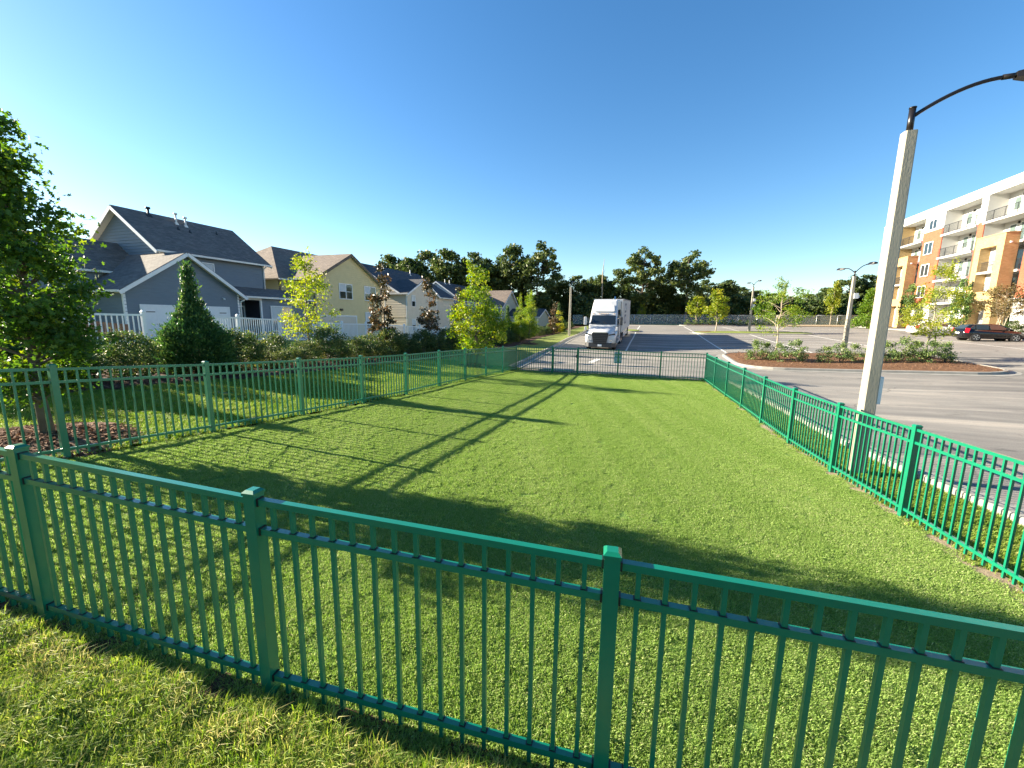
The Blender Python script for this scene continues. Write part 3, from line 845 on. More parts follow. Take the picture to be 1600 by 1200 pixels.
def block(root, axis, a0, a1, b0, b1, zb, ze, zr, siding_mat, roof_mat, oh=0.35, faces=('a0', 'b1'), exposure=0.19, single=(), trim='white_trim', hip0=0.0, hip1=0.0, ridge=None, soffit=True):
    """gabled (or hipped) block: ridge along 's' (local y) or 't' (local x)"""
    def L(a, b, z): return Vector((b, a, z)) if axis == 's' else Vector((a, b, z))
    A = Vector((0, 1, 0)) if axis == 's' else Vector((1, 0, 0))
    B = Vector((1, 0, 0)) if axis == 's' else Vector((0, 1, 0))
    bm = (b0 + b1) / 2 if ridge is None else ridge
    m = (zr - ze) / (b1 - bm)
    m2 = (zr - ze) / (bm - b0)
    Z = Vector((0, 0, 1))
    # walls
    lo = zr - 0.12 if not hip0 else ze
    hi = zr - 0.12 if not hip1 else ze
    for key, top in (('a0', lo), ('a1', hi)):
        O = L(a0 if key == 'a0' else a1, 0, 0); Nn_ = -A if key == 'a0' else A
        poly = [(b0, zb), (b1, zb), (b1, ze - .05)] + ([(bm, top - .05)] if top > ze else []) + [(b0, ze - .05)]
        wall(root, O, B, Nn_, poly, siding_mat, exposure if key in faces else 0, key in single)
    for key, b_ in (('b0', b0), ('b1', b1)):
        O = L(0, b_, 0); Nn_ = -B if key == 'b0' else B
        poly = [(a0 + .14, zb), (a1 - .14, zb), (a1 - .14, ze - .06), (a0 + .14, ze - .06)]
        wall(root, O, A, Nn_, poly, siding_mat, exposure if key in faces else 0, key in single)
    # corner boards
    for a_, sa in ((a0, -1), (a1, 1)):
        for b_, sb in ((b0, -1), (b1, 1)):
            p = L(a_ - sa * .035, b_ - sb * .035, 0) + A * sa * .0 + B * sb * .0
            mb = MB(); q0 = L(a_ + sa * .03, b_ + sb * .03, 0); q1 = L(a_ - sa * .09, b_ - sb * .09, 0)
            mb.box(min(q0.x, q1.x), min(q0.y, q1.y), zb, max(q0.x, q1.x), max(q0.y, q1.y), ze - .07)
            mb.build('corner_board', MAT[trim], root)
    r0, r1 = a0 - oh, a1 + oh
    z1e = ze - oh * m * .9; z0e = ze - oh * m2 * .9
    e1, e0 = b1 + oh * .9, b0 - oh * .9
    ra, rb = r0 + hip0, r1 - hip1
    up_ = 0.06
    roof_slab(root, [L(r0, e1, z1e + up_), L(r1, e1, z1e + up_), L(rb, bm, zr + up_), L(ra, bm, zr + up_)], roof_mat)
    roof_slab(root, [L(r0, e0, z0e + up_), L(r1, e0, z0e + up_), L(rb, bm, zr + up_), L(ra, bm, zr + up_)], roof_mat)
    if hip0: roof_slab(root, [L(r0, e0, z0e + up_), L(r0, e1, z1e + up_), L(ra, bm, zr + up_)], roof_mat)
    if hip1: roof_slab(root, [L(r1, e0, z0e + up_), L(r1, e1, z1e + up_), L(rb, bm, zr + up_)], roof_mat)
    # eaves and rakes
    for e_, z_ in ((e1, z1e), (e0, z0e)):
        s_ = 1 if e_ > bm else -1
        board(root, L(r0, e_ + .05 * s_, z_ + .0), L(r1, e_ + .05 * s_, z_ + .0), .11, .12, 'gutter_white', 'gutter')
    for key, a_, h in (('a0', r0 - .02, hip0), ('a1', r1 + .02, hip1)):
        if h: continue
        for e_, z_ in ((e1, z1e), (e0, z0e)):
            board(root, L(a_, e_, z_ - .10), L(a_, bm, zr - .10), .035, .19, trim, 'rake_board')
        if soffit:
            aa = a0 if key == 'a0' else a1
            for e_, z_ in ((e1, z1e), (e0, z0e)):
                mb = MB(); mb.prism([L(aa, e_, z_ - .075), L(a_, e_, z_ - .075), L(a_, bm, zr - .075), L(aa, bm, zr - .075)], (0, 0, -.02))
                mb.build('soffit', MAT['soffit'], root)
def roof_vent(root, x, y, z, h, r_, mat, cap=False):
    mb = MB(); mb.tube([(x, y, z - .25), (x, y, z + h)], r_, 8)
    mb.frustum(x, y, z - .22, z + .06, r_ * 5, r_ * 5, r_ * 2.4, r_ * 2.4)
    if cap: mb.tube([(x, y, z + h - .02), (x, y, z + h + .10)], [r_ * 2.1, r_ * 2.0], 8)
    mb.build('roof_vent', MAT[mat], root)

X_ = Vector((1, 0, 0)); Y_ = Vector((0, 1, 0))
# ---- blue grey house (garage gable towards the turf)
ZG1 = .92
H1 = site_root('house', -27.2, 17.9, ZG1, 'blue grey lap sided house with white garage door behind the cone shaped evergreen', 'house', 'houses behind the hedge')
block(H1, 't', -11.0, 0.0, -3.3, 3.3, -.3, 3.13, 5.38, 'siding_blue', 'shingle_grey', .40, faces=('a1', 'b0'), single=('a1',))
# garage door
gd_ = MB(); gd_.box(.037, -2.5, 0, .05, 2.45, 2.1); gdo = gd_.build('garage_door', MAT['garage_door'], H1)
for i in range(4):
    for j in range(8):
        mb = MB(); y0 = -2.46 + j * .612; mb.box(.05, y0 + .02, .03 + i * .52, .062, y0 + .59, .51 + i * .52); mb.build('door_panel', MAT['garage_door'], gdo)
for y0 in (-2.35, 1.85):
    for z0 in (1.78, .25):
        mb = MB(); mb.box(.062, y0, z0, .072, y0 + .45, z0 + .05); mb.build('strap_hinge', MAT['black_plastic'], gdo)
mb = MB(); mb.box(.024, -2.62, -.05, .07, -2.5, 2.22); mb.box(.024, 2.45, -.05, .07, 2.57, 2.22); mb.box(.024, -2.5, 2.1, .07, 2.45, 2.22)
mb.build('door_casing', MAT['white_trim'], gdo)
mb = MB(); mb.tube([(.03, 2.15, 2.78), (.20, 2.2, 2.72)], .05, 8); mb.build('security_light', MAT['white_trim'], H1)
# main two storey part
block(H1, 's', .07, 7.28, -9.1, -2.1, -.3, 5.82, 8.42, 'siding_blue', 'shingle_grey', .42, faces=('a0', 'b1'), single=('b1', 'a0'))
window(H1, (-2.1, 0, 0), Y_, X_, 2.35, 3.25, 4.2, 5.15, 1)
for (x, y, z, h, r_, m_, c) in ((-5.25, 1.55, 8.27, .40, .07, 'black_plastic', True), (-4.95, 3.05, 8.02, .60, .055, 'gutter_white', True), (-4.85, 3.6, 7.95, .52, .055, 'gutter_white', True), (-4.3, 2.7, 7.5, .18, .05, 'black_plastic', False), (-4.2, 3.4, 7.42, .18, .05, 'black_plastic', False), (-4.6, 5.6, 7.74, .22, .04, 'black_plastic', False)):
    roof_vent(H1, x, y, z, h, r_, m_, c)
mb = MB(); mb.tube([(-1.78, 7.25, 5.45), (-1.98, 7.22, 5.3), (-2.03, 7.2, 5.1), (-2.03, 7.2, 3.4)], .045, 8); mb.build('downpipe', MAT['gutter_white'], H1)
mb = MB(); mb.tube([(.32, 3.5, 2.72), (.08, 3.42, 2.62), (.06, 3.40, 2.5), (.06, 3.40, .1)], .045, 8); mb.build('downpipe', MAT['gutter_white'], H1)
# lower roof in front of the gable
block(H1, 's', -6.5, .05, -8.6, -3.6, -.3, 4.3, 6.15, 'siding_blue', 'shingle_grey', .3, faces=(), hip0=2.6)
# porch lean-to and ground floor bay
roof_slab(H1, [(-2.14, 3.4, 3.80), (-2.14, 11.2, 3.80), (-.15, 11.2, 3.06), (-.15, 3.75, 3.06)], 'shingle_grey')
board(H1, (-.10, 3.75, 2.98), (-.10, 11.2, 2.98), .1, .13, 'gutter_white', 'gutter')
wall(H1, (-.42, 0, 0), Y_, X_, [(5.4, -.3), (10.9, -.3), (10.9, 2.92), (5.4, 2.92)], 'siding_blue', .19)
wall(H1, (-.6, 10.9, 0), -X_, Y_, [(0, -.3), (6, -.3), (6, 3.0), (0, 3.0)], 'siding_blue', 0)
wall(H1, (-2.12, 0, 0), Y_, X_, [(3.5, -.3), (5.6, -.3), (5.6, 2.95), (3.5, 2.95)], 'porch_shade', 0, thick=.06)  # recess walls coloured dark to stand for the shade inside the porch
wall(H1, (-.5, 5.42, 0), -X_, -Y_, [(0.1, -.3), (1.62, -.3), (1.62, 2.9), (0.1, 2.9)], 'porch_shade', 0, thick=.06)
window(H1, (-2.12, 0, 0), Y_, X_, 3.95, 5.25, .2, 2.3, 2, glass='window_glass', name='patio_door', rails=0, blinds=False, fw=.09)
window(H1, (-.42, 0, 0), Y_, X_, 6.2, 8.0, .55, 2.35, 2, name='window')
mb = MB(); mb.box(-.46, 5.28, -.3, -.34, 5.40, 2.92); mb.build('porch_post', MAT['white_trim'], H1)
board(H1, (-.4, 3.45, 2.86), (-.4, 5.4, 2.86), .12, .16, 'soffit', 'porch_beam')

# ---- yellow house
ZG2 = .5
H2 = site_root('house', -27.2, 32.6, ZG2, 'yellow lap sided house with brown roof and twin gable windows beside the blue grey house', 'house', 'houses behind the hedge')
block(H2, 't', -5.0, 0, -4.5, 4.5, -.3, 5.35, 7.85, 'siding_yellow', 'shingle_brown', .32, faces=('a1', 'b0'), trim='shingle_brown')
block(H2, 's', -5.4, 7, -14.0, -2.8, -.3, 5.35, 8.75, 'siding_yellow', 'shingle_brown', .35, faces=('a0', 'b1'), hip0=4.8, trim='shingle_brown')
for (u0, u1, z0, z1, c) in ((-1.55, .08, 3.75, 5.05, 2), (1.95, 3.55, 3.75, 5.05, 2), (1.95, 2.75, .75, 2.5, 1)):
    window(H2, (0, 0, 0), Y_, X_, u0, u1, z0, z1, c)
mb = MB(); mb.box(.037, -4.0, 0, .05, .5, 2.1); gdo = mb.build('garage_door', MAT['garage_door_tan'], H2)
for i in range(4):
    mb = MB(); mb.box(.05, -3.95, .03 + i * .52, .06, .45, .51 + i * .52); mb.build('door_panel', MAT['garage_door_tan'], gdo)
mb = MB(); mb.box(.024, -4.12, -.05, .07, -4.0, 2.2); mb.box(.024, .5, -.05, .07, .62, 2.2); mb.box(.024, -4.0, 2.1, .07, .5, 2.2); mb.build('door_casing', MAT['white_trim'], gdo)
mb = MB(); mb.box(.026, -1.62, 2.62, .16, -1.32, 2.82); mb.build('wall_lamp', MAT['black_plastic'], H2)
roof_vent(H2, -5.6, -1.2, 6.95, .3, .05, 'black_plastic')

# ---- cream house
H3 = site_root('house', -27.2, 45.5, .25, 'cream two storey house with dark roof behind the bronze leaved columnar trees', 'house', 'houses behind the hedge')
block(H3, 't', -3.0, 0, -3.5, 3.7, -.3, 5.2, 7.0, 'siding_cream', 'shingle_dark', .35, faces=('a1', 'b0'))
block(H3, 's', -3.3, 10.5, -13.4, -.9, -.3, 5.25, 8.85, 'siding_cream', 'shingle_dark', .35, faces=('a0', 'b1'))
window(H3, (0, 0, 0), Y_, X_, -2.45, -1.75, 3.65, 4.9, 1); window(H3, (0, 0, 0), Y_, X_, -2.45, -1.75, .8, 2.1, 1)
board(H3, (-.2, -3.53, 2.35), (-5.5, -3.53, 2.35), .03, .1, 'siding_tan', 'band_board')
for y in (1.0, 7.2): roof_vent(H3, -6.2, y, 8.35, .75, .07, 'gutter_white')
mb = MB(); mb.tube([(.25, -3.55, 4.85), (.06, -3.45, 4.6), (.06, -3.45, .1)], .05, 8); mb.build('downpipe', MAT['gutter_white'], H3)
# ---- light blue house
H4 = site_root('house', -28.4, 63.0, .4, 'pale blue gabled house with two white roof pipes behind the tall lime green tree', 'house', 'houses behind the hedge')
block(H4, 's', -3.0, 8.5, -9.2, -.2, -.3, 5.0, 8.0, 'siding_lightblue', 'shingle_dark', .35, faces=('a0', 'b1'))
block(H4, 's', -8.5, -3.2, -6.5, -.6, -.3, 2.7, 5.1, 'siding_lightblue', 'shingle_dark', .3, faces=('a0', 'b1'))
window(H4, (0, -8.5, 0), X_, -Y_, -2.4, -1.3, .7, 1.9, 1)
for y in (-1.0, .6): roof_vent(H4, -4.3, y, 7.8, .7, .07, 'gutter_white')
# ---- tan roofed house
H5 = site_root('house', -24.5, 71.5, .7, 'sage house with tan roof and low dark annexe beside the far end of the hedge', 'house', 'houses behind the hedge')
block(H5, 't', -10, 0, -4.6, 4.6, -.3, 3.9, 6.9, 'siding_sage', 'shingle_brown', .35, faces=('a1', 'b0'))
block(H5, 't', .2, 6.0, -2.5, 5.5, -.3, 2.3, 3.7, 'siding_sage', 'shingle_dark', .3, faces=('a1', 'b0'))

# ---- white picket fences in the back gardens
WV = MAT['white_vinyl']
mb = MB(); mb.box(-.02, -.011, .06, .02, .011, 1.12); WPICK = mb.mesh('picket', WV)
mb = MB(); mb.box(-.055, -.055, -.2, .055, .055, 1.24); mb.box(-.068, -.068, 1.24, .068, .068, 1.27); mb.frustum(0, 0, 1.27, 1.33, .12, .12, .03, .03); WPOST = mb.mesh('post', WV)
def white_fence(s0, s1, t0, t1, label, pitch=.118, bay=2.4):
    L = math.hypot(s1 - s0, t1 - t0); nb = max(1, round(L / bay))
    P = [P3(s0 + (s1 - s0) * i / nb, t0 + (t1 - t0) * i / nb) for i in range(nb + 1)]
    root = empty('white_picket_fence', P[0], 0, label, 'fence', 'white picket fences behind the hedge')
    ang = math.atan2(P[-1].y - P[0].y, P[-1].x - P[0].x)
    for p in P: link('post', WPOST, root, p - P[0], ang)
    for a, b in zip(P[:-1], P[1:]):
        d = b - a; hd = d.normalized(); n = int(d.length / pitch) - 1
        for nm, z in (('top_rail', 1.14), ('bottom_rail', .12)):
            mb = MB(); mb.beam(a - P[0] + hd * .055 + Vector((0, 0, z)), b - P[0] - hd * .055 + Vector((0, 0, z)), .05, .075); mb.build(nm, WV, root)
        for i in range(n):
            p = a - P[0] + d * ((i + 1) / (n + 1)); link('picket', WPICK, root, p, ang)
white_fence(12.3, 36.0, -19.0, -19.0, 'white picket fence running behind the hedge in front of the yellow house')
white_fence(6.0, 10.7, -18.8, -18.9, 'short white picket fence between the big oak and the garage door', .16)
white_fence(38.5, 48.5, -19.2, -20.5, 'white picket fence below the cream house behind the bronze trees')
bf = empty('brown_board_fence', P3(6.4, -20.6), 0, 'weathered brown board fence behind the short white picket fence', 'fence')
for i in range(30):
    s_ = 6.4 + i * .16; p = P3(s_, -20.6) - P3(6.4, -20.6)
    mb = MB(); mb.box(-.07, -.01, 0, .07, .01, 1.25 - i * .018); link('board', mb.mesh('board', MAT['brown_board']), bf, p, math.pi / 2 - SITE)

# ---------------------------------------------------------------- apartment block
AZ = 1.75
AB = site_root('apartment_building', 35.0, 54.0, AZ, 'five storey apartment block of white render, orange and buff brick at the right edge', 'building')
FZ = [.0, 3.55, 6.45, 9.35, 12.2, 15.15]      # floor levels above the base
TOP = 16.1
REC = [(2.4, 8.5), (9.5, 15.6), (19.6, 25.6)]   # balcony bays along the front
def ab(name, x0, y0, z0, x1, y1, z1, mat, parent=AB):
    mb = MB(); mb.box(x0, y0, z0, x1, y1, z1); return mb.build(name, MAT[mat], parent)
ab('wall', 1.75, -16, 0, 17, 30.5, TOP - .5, 'stucco_white')
ab('roof', 1.9, -15.8, TOP - .49, 16.9, 30.3, TOP - .40, 'stucco_grey')
ab('parapet', 0, -16, 15.15, 1.74, 30.5, TOP, 'stucco_white')
ab('parapet_cap', -.05, -16.05, TOP, 1.80, 30.55, TOP + .09, 'stucco_white')
solid = [(-16, -6, 'o'), (-4, 2.4, 'o'), (8.5, 9.5, 'o'), (15.6, 19.6, 'o'), (25.6, 30.5, 'w')]
for y0, y1, k_ in solid:
    zb_ = 13.15 if y1 - y0 > 2 else 12.35
    if k_ == 'o':
        ab('wall', 0, y0, zb_, 1.74, y1, 15.149, 'stucco_white')
        ab('wall', .10, y0, 3.56, 1.74, y1, zb_ - .06, 'stucco_white')
        ab('brick_wall', .0, y0 + .01, 3.562, .098, y1 - .01, zb_ - .062, 'brick_orange')
        ab('sill_band', -.05, y0, zb_ - .06, 1.74, y1, zb_ - .001, 'stucco_white')
        ab('wall', -.02, y0, 0, 1.74, y1, 3.50, 'stucco_white')
        ab('sill_band', -.06, y0, 3.501, 1.74, y1, 3.56, 'stucco_white')
    else:
        ab('wall', 0, y0, 0, 1.74, y1, 15.149, 'brick_buff')
for y0, y1 in REC + [(-6, -4)]:
    ab('balcony_side', .02, y1 + .001, .01, 1.73, y1 + .05, 15.1, 'stucco_grey') if False else None
    for fi, z in enumerate(FZ[1:5]):
        ab('balcony_slab', -.22, y0 + .003, z - .22, 1.745, y1 - .003, z, 'balcony_slab')
        # railing
        mb = MB()
        mb.box(-.16, y0 + .02, z + 1.02, -.11, y1 - .02, z + 1.07); mb.box(-.155, y0 + .02, z + .09, -.115, y1 - .02, z + .13)
        nb_ = int((y1 - y0) / .13)
        for i in range(nb_ + 1):
            y = y0 + .04 + (y1 - y0 - .08) * i / nb_; w = .022 if i % 12 == 0 else .008
            mb.box(-.135 - w, y - w, z + .0 if i % 12 == 0 else z + .131, -.135 + w, y + w, z + 1.019)
        mb.build('railing', MAT['rail_black'], AB)
    for fi, z in enumerate(FZ[:5]):
        if y1 - y0 < 3: continue
        # sliding door in the back wall, with curtains behind the glass
        ym = y0 + 1.3
        f = ab('balcony_door', 1.69, ym - .06, z + .02, 1.748, ym + 2.46, z + 2.36, 'white_trim')
        for j in range(2):
            ya = ym + .02 + j * 1.21
            ab('pane', 1.672, ya, z + .1, 1.689, ya + 1.15, z + 2.28, 'balcony_glass', f)
            ab('curtain', 1.664, ya + .08 + .4 * ((fi + j) % 2), z + .12, 1.671, ya + .55 + .35 * ((fi + j) % 2), z + 2.24, 'curtain', f) if (fi + j) % 3 else None
        f2 = ab('window', 1.69, y0 + 4.3, z + .9, 1.748, y0 + 5.2, z + 2.3, 'white_trim')
        ab('pane', 1.672, y0 + 4.37, z + .97, 1.689, y0 + 5.13, z + 2.23, 'balcony_glass', f2)
        mb = MB(); mb.box(1.60, y0 + 4.0, z + 2.25, 1.745, y0 + 4.14, z + 2.5); mb.build('wall_lamp', MAT['black_plastic'], AB)
def ab_window(y0, y1, z0, z1):
    window(AB, (0, 0, 0), -Y_, -X_, -y1, -y0, z0, z1, 2, fw=.08, rails=0, glass='window_glass', blinds=False)
for z0 in (10.2, 7.3, 4.45): ab_window(17.2, 18.8, z0, z0 + 1.45); ab_window(-1.4, .2, z0, z0 + 1.45)
ab_window(17.0, 18.5, 13.35, 14.5); ab_window(-1.4, .2, 13.35, 14.5); ab_window(16.6, 18.4, .9, 2.5); ab_window(-1.6, .2, .9, 2.5)
for y0 in (2.8, 19.6):          # buff brick bays standing forward of the front
    y1 = y0 + 4.0; xb = -1.35
    bay = ab('brick_bay', xb, y0, 0, -.225, y0 + .95, 10.1, 'brick_buff')
    bay['label'] = 'buff brick bay in front of the balconies'
    ab('pier', xb, y1 - .80, 0, -.225, y1, 10.1, 'brick_buff', bay)
    ab('lintel', xb, y0 + .951, 9.0, -.225, y1 - .801, 10.1, 'brick_buff', bay)
    ab('spandrel', xb, y0 + .951, 3.35, -.225, y1 - .801, 4.35, 'brick_buff', bay)
    ab('coping', xb - .04, y0 - .04, 10.1, -.20, y1 + .04, 10.2, 'brick_buff', bay)
    ab('slab', xb + .02, y0 + .951, 6.25, -.225, y1 - .801, 6.45, 'balcony_slab', bay)
    ab('back_wall', -.45, y0 + .951, .02, -.23, y1 - .801, 3.34, 'stucco_grey', bay)
    ab('back_wall', -.45, y0 + .951, 4.36, -.23, y1 - .801, 6.24, 'stucco_grey', bay)
    ab('back_wall', -.45, y0 + .951, 6.46, -.23, y1 - .801, 8.99, 'stucco_grey', bay)
    mb = MB(); mb.box(xb + .25, y0 + .96, 7.45, xb + .29, y1 - .81, 7.5)
    for i in range(20): mb.box(xb + .26, y0 + 1.0 + i * .108, 6.45, xb + .28, y0 + 1.02 + i * .108, 7.45)
    mb.build('railing', MAT['rail_black'], bay)
    mb = MB(); mb.box(-.95, y0 - .14, 9.1, -.80, y0, 9.25); mb.build('wall_lamp', MAT['white_trim'], bay)
# ---------------------------------------------------------------- plants
SHAPES = {
    # outline in (across, along) with lift; polygons over the points
    'fold': ([(0, 0, 0), (.34, .45, .12), (0, 1, 0), (-.34, .45, .12)], [(0, 1, 2), (0, 2, 3)]),
    'quad': ([(-.45, 0, 0), (.5, .15, .1), (.42, .95, 0), (-.5, .85, .12)], [(0, 1, 2, 3)]),
    'lobed': ([(0, 0, 0), (.30, .22, .06), (.12, .40, .02), (.42, .66, .10), (.14, .72, .02), (0, 1.05, 0), (-.14, .72, .02), (-.42, .66, .10), (-.12, .40, .02), (-.30, .22, .06)],
              [(0, 1, 2, 5), (2, 3, 4, 5), (0, 5, 8, 9), (8, 5, 6, 7)]),
    'spray': ([(-.10, 0, 0), (.10, 0, 0), (.16, .5, .05), (0, 1, 0), (-.16, .5, .05)], [(0, 1, 2, 3, 4)]),
    'needle': ([(-.03, 0, 0), (.03, 0, 0), (.0, 1, .1)], [(0, 1, 2)]),
}
def leaf_mesh(name, P, size, tint, mat, shape, rng, aim=None, aim_k=0.0, flat=0.35):
    """many small leaf faces at P; aim = preferred along-direction per leaf"""
    pts, polys = SHAPES[shape]
    pts = np.array(pts, float); n = len(P); k = len(pts)
    d = rng.normal(size=(n, 3))
    if aim is not None: d = d / np.linalg.norm(d, axis=1)[:, None] * (1 - aim_k) + aim * aim_k
    d /= np.linalg.norm(d, axis=1)[:, None] + 1e-9
    u = rng.normal(size=(n, 3)); u[:, 2] += flat * 3
    a = np.cross(d, u); a /= np.linalg.norm(a, axis=1)[:, None] + 1e-9
    c = np.cross(a, d)
    V = P[:, None, :] + size[:, None, None] * (pts[None, :, 0, None] * a[:, None] + (pts[None, :, 1, None] - .3) * d[:, None] + pts[None, :, 2, None] * c[:, None])
    V = V.reshape(-1, 3)
    loops = []; tot = []
    base = (np.arange(n) * k)[:, None]
    L = np.concatenate([np.array(p)[None] + base for p in polys], 1)
    lt = np.tile([len(p) for p in polys], n)
    me = bpy.data.meshes.new(name)
    me.vertices.add(len(V)); me.vertices.foreach_set('co', V.astype(np.float32).ravel())
    me.loops.add(L.size); me.loops.foreach_set('vertex_index', L.astype(np.int32).ravel())
    me.polygons.add(len(lt))
    me.polygons.foreach_set('loop_start', np.concatenate([[0], np.cumsum(lt)[:-1]]).astype(np.int32))
    me.polygons.foreach_set('loop_total', lt.astype(np.int32))
    me.update(calc_edges=True)
    at = me.attributes.new('tint', 'FLOAT', 'FACE')
    at.data.foreach_set('value', np.repeat(np.clip(tint, 0, 1), len(polys)).astype(np.float32))
    me.materials.append(MAT[mat])
    return me
def plant_meshes(name, seed, H, z0, prof, ncl, per, lsize, csize, mat, bark='bark', r0=.06, shape='fold', lean=(0, 0), limb=.5, inner=.25, flatz=.75, tint=(.45, .22), stems=1, crown_c=(0, 0), weight=None, sprigs=0, aim_k=0.0, spread=.12, taper=False):
    """returns (wood mesh, foliage mesh); prof(h) = crown radius at relative crown height h"""
    rng = np.random.default_rng(seed)
    hs = np.linspace(0, 1, 60); w = np.array([prof(h) for h in hs]) ** (1.3 if weight is None else weight) + 1e-6
    h = rng.choice(hs, size=ncl, p=w / w.sum()) + rng.uniform(-.01, .01, ncl); h = np.clip(h, 0, 1)
    rad = np.array([prof(x) for x in h]) * np.sqrt(rng.uniform(inner, 1.0, ncl)) * rng.uniform(.82, 1.08, ncl)
    ang = np.arange(ncl) * 2.39996 + rng.uniform(-.5, .5, ncl)
    C = np.stack([rad * np.cos(ang), rad * np.sin(ang), z0 + h * (H - z0)], 1)
    lx = np.array(lean)
    C[:, :2] += lx[None] * (C[:, 2:3] / H) + np.array(crown_c)[None] * 0
    wood = MB()
    nk = 6
    for st in range(stems):
        a0 = st * 2.4; sp = spread * H if stems > 1 else 0
        pts = []; rr = []
        top = H * (.93 if stems == 1 else rng.uniform(.6, .8))
        for i in range(nk + 1):
            k = i / nk
            wob = rng.normal(scale=.012 * H, size=2) * (k > 0)
            pts.append((lx[0] * k + wob[0] + sp * k * math.cos(a0), lx[1] * k + wob[1] + sp * k * math.sin(a0), top * k - (.15 if i == 0 else 0)))
            rr.append(r0 * (1.0 - .86 * k) * (1.25 if i == 0 else 1) * (1 if stems == 1 else .6))
        wood.tube(pts, rr, 7)
    for c in C[rng.random(ncl) < limb]:
        k = max(.08, (c[2] - .35 * math.hypot(c[0], c[1]) - .02 * H) / H)
        b = np.array([lx[0] * k, lx[1] * k, k * H])
        m = (b + c) / 2 + np.array([0, 0, .06 * np.linalg.norm(c - b)]) + rng.normal(scale=.02, size=3) * np.linalg.norm(c - b)
        r_ = max(.004, r0 * .42 * (1 - k * .8))
        wood.tube([b, m, c], [r_, r_ * .65, r_ * .2], 5, caps=False)
    n = rng.poisson(per, ncl)
    own = np.repeat(np.arange(ncl), n)
    cs = csize * rng.uniform(.7, 1.25, ncl)
    if taper: cs = cs * np.clip(np.array([prof(x) for x in h]) / max(prof(x) for x in hs) * 1.5, .8, 1)
    P = C[own] + np.clip(rng.normal(size=(len(own), 3)), -1.7, 1.7) * cs[own][:, None] * np.array([1, 1, flatz])
    tn = rng.normal(tint[0], tint[1] * .6, ncl)[own] + rng.normal(0, tint[1], len(own))
    extra = []
    for i in range(sprigs):
        a_ = rng.uniform(0, 6.28); q0 = np.array([lx[0], lx[1], H * .86]); q1 = q0 + np.array([math.cos(a_) * .10 * H, math.sin(a_) * .10 * H, rng.uniform(.12, .24) * H])
        wood.tube([q0, (q0 + q1) / 2 + [0, 0, .02], q1], [r0 * .14, r0 * .09, r0 * .04], 4, caps=False)
        kk = rng.uniform(.25, 1.02, int(per * .9))[:, None]
        extra.append(q0 + (q1 - q0) * kk + rng.normal(scale=lsize * .9, size=(len(kk), 3)))
    if extra:
        E_ = np.concatenate(extra); P = np.concatenate([P, E_]); tn = np.concatenate([tn, rng.normal(tint[0] + .1, tint[1], len(E_))]); own = np.concatenate([own, np.zeros(len(E_), int)])
    keep = P[:, 2] > .03
    P, tn = P[keep], tn[keep]
    out = P - np.array([lx[0] * .5, lx[1] * .5, z0]); out /= np.linalg.norm(out, axis=1)[:, None] + 1e-6
    size = lsize * rng.uniform(.65, 1.25, len(P))
    return wood.mesh('trunk', MAT[bark]), leaf_mesh('crown', P, size, tn, mat, shape, rng, aim=out, aim_k=aim_k)
def place(name, meshes, loc, label, cat, group=None, rz=0.0, sc=1.0, names=('trunk', 'crown')):
    r_ = empty(name, loc, rz, label, cat, group)
    r_.scale = (sc, sc, sc) if not hasattr(sc, '__len__') else sc
    for nm, me in zip(names, meshes): link(nm, me, r_)
    return r_
def xy_at(px, Y): return (px - 800) / 643.0 * Y, Y
def st_px(px, s=None, t=None):
    k = (px - 800) / 643.0
    if s is not None: return s, s * (k * CA - SA) / (CA + k * SA)
    return t * (CA + k * SA) / (k * CA - SA), t
# the big oak by the left edge
oak_prof = lambda h: float(np.interp(h, [0, .1, .3, .42, .6, .8, 1], [.40, .62, .86, .76, .52, .36, .10]))
OAK = plant_meshes('oak', 5, 4.3, .8, oak_prof, 92, 140, .082, .14, 'leaf_oak', r0=.075, shape='lobed', lean=(-.05, .03), limb=.95, inner=.12, tint=(.42, .25), weight=1.1)
place('oak_tree', OAK, P3(3.24, -8.1), 'large dark leafy oak in a mulch ring by the left edge', 'tree', 'young street trees')
OAK2 = plant_meshes('oak', 17, 6.6, 1.9, lambda h: 1.5 * (1 - (2 * h - .8) ** 2 * .5) * (1 if h < .8 else 1 - (h - .8) * 3.2), 60, 90, .11, .28, 'leaf_oak', r0=.09, limb=.6, inner=.15)
place('oak_tree', OAK2, P3(-1.0, -11.2), 'oak tree beyond the left edge whose shade falls on the front lawn', 'tree', 'young street trees')
# lime coloured young oaks
yp = lambda h: 1.55 * (.55 + .45 * (h / .15) if h < .15 else (1 - (h - .15) / .85) ** .85)
YOUNG = [plant_meshes('young', 31 + i, 5.2, .85, yp, 75, 150, .105, .20, 'leaf_young', r0=.05, shape='lobed', limb=.8, inner=.1, tint=(.55, .28), sprigs=1) for i in range(3)]
place('young_oak', YOUNG[0], P3(19.0, -8.27), 'tall lime green young tree in a mulch ring beside the left fence', 'tree', 'young street trees')
place('young_oak', YOUNG[1], P3(34.0, -9.85), 'slim lime green young tree with pale trunk on the grass verge', 'tree', 'young street trees', 1.0, (.62, .62, .88))
place('young_oak', YOUNG[2], P3(35.5, -11.2), 'olive young tree just right of the slim lime green one by the verge', 'tree', 'young street trees', 2.0, (.62, .62, .74))
SAP = plant_meshes('sapling', 41, 4.3, .9, lambda h: 1.25 * (.7 + .3 * h / .3 if h < .3 else (1 - (h - .3) / .7) ** .7), 34, 80, .10, .19, 'leaf_young', r0=.045, shape='lobed', limb=.9, inner=.1, tint=(.8, .3), sprigs=5)
place('sapling', SAP, P3(14.3, -14.3, -.1), 'thin yellow green sapling with bare sprigs on top in front of the yellow house', 'tree', 'young street trees')
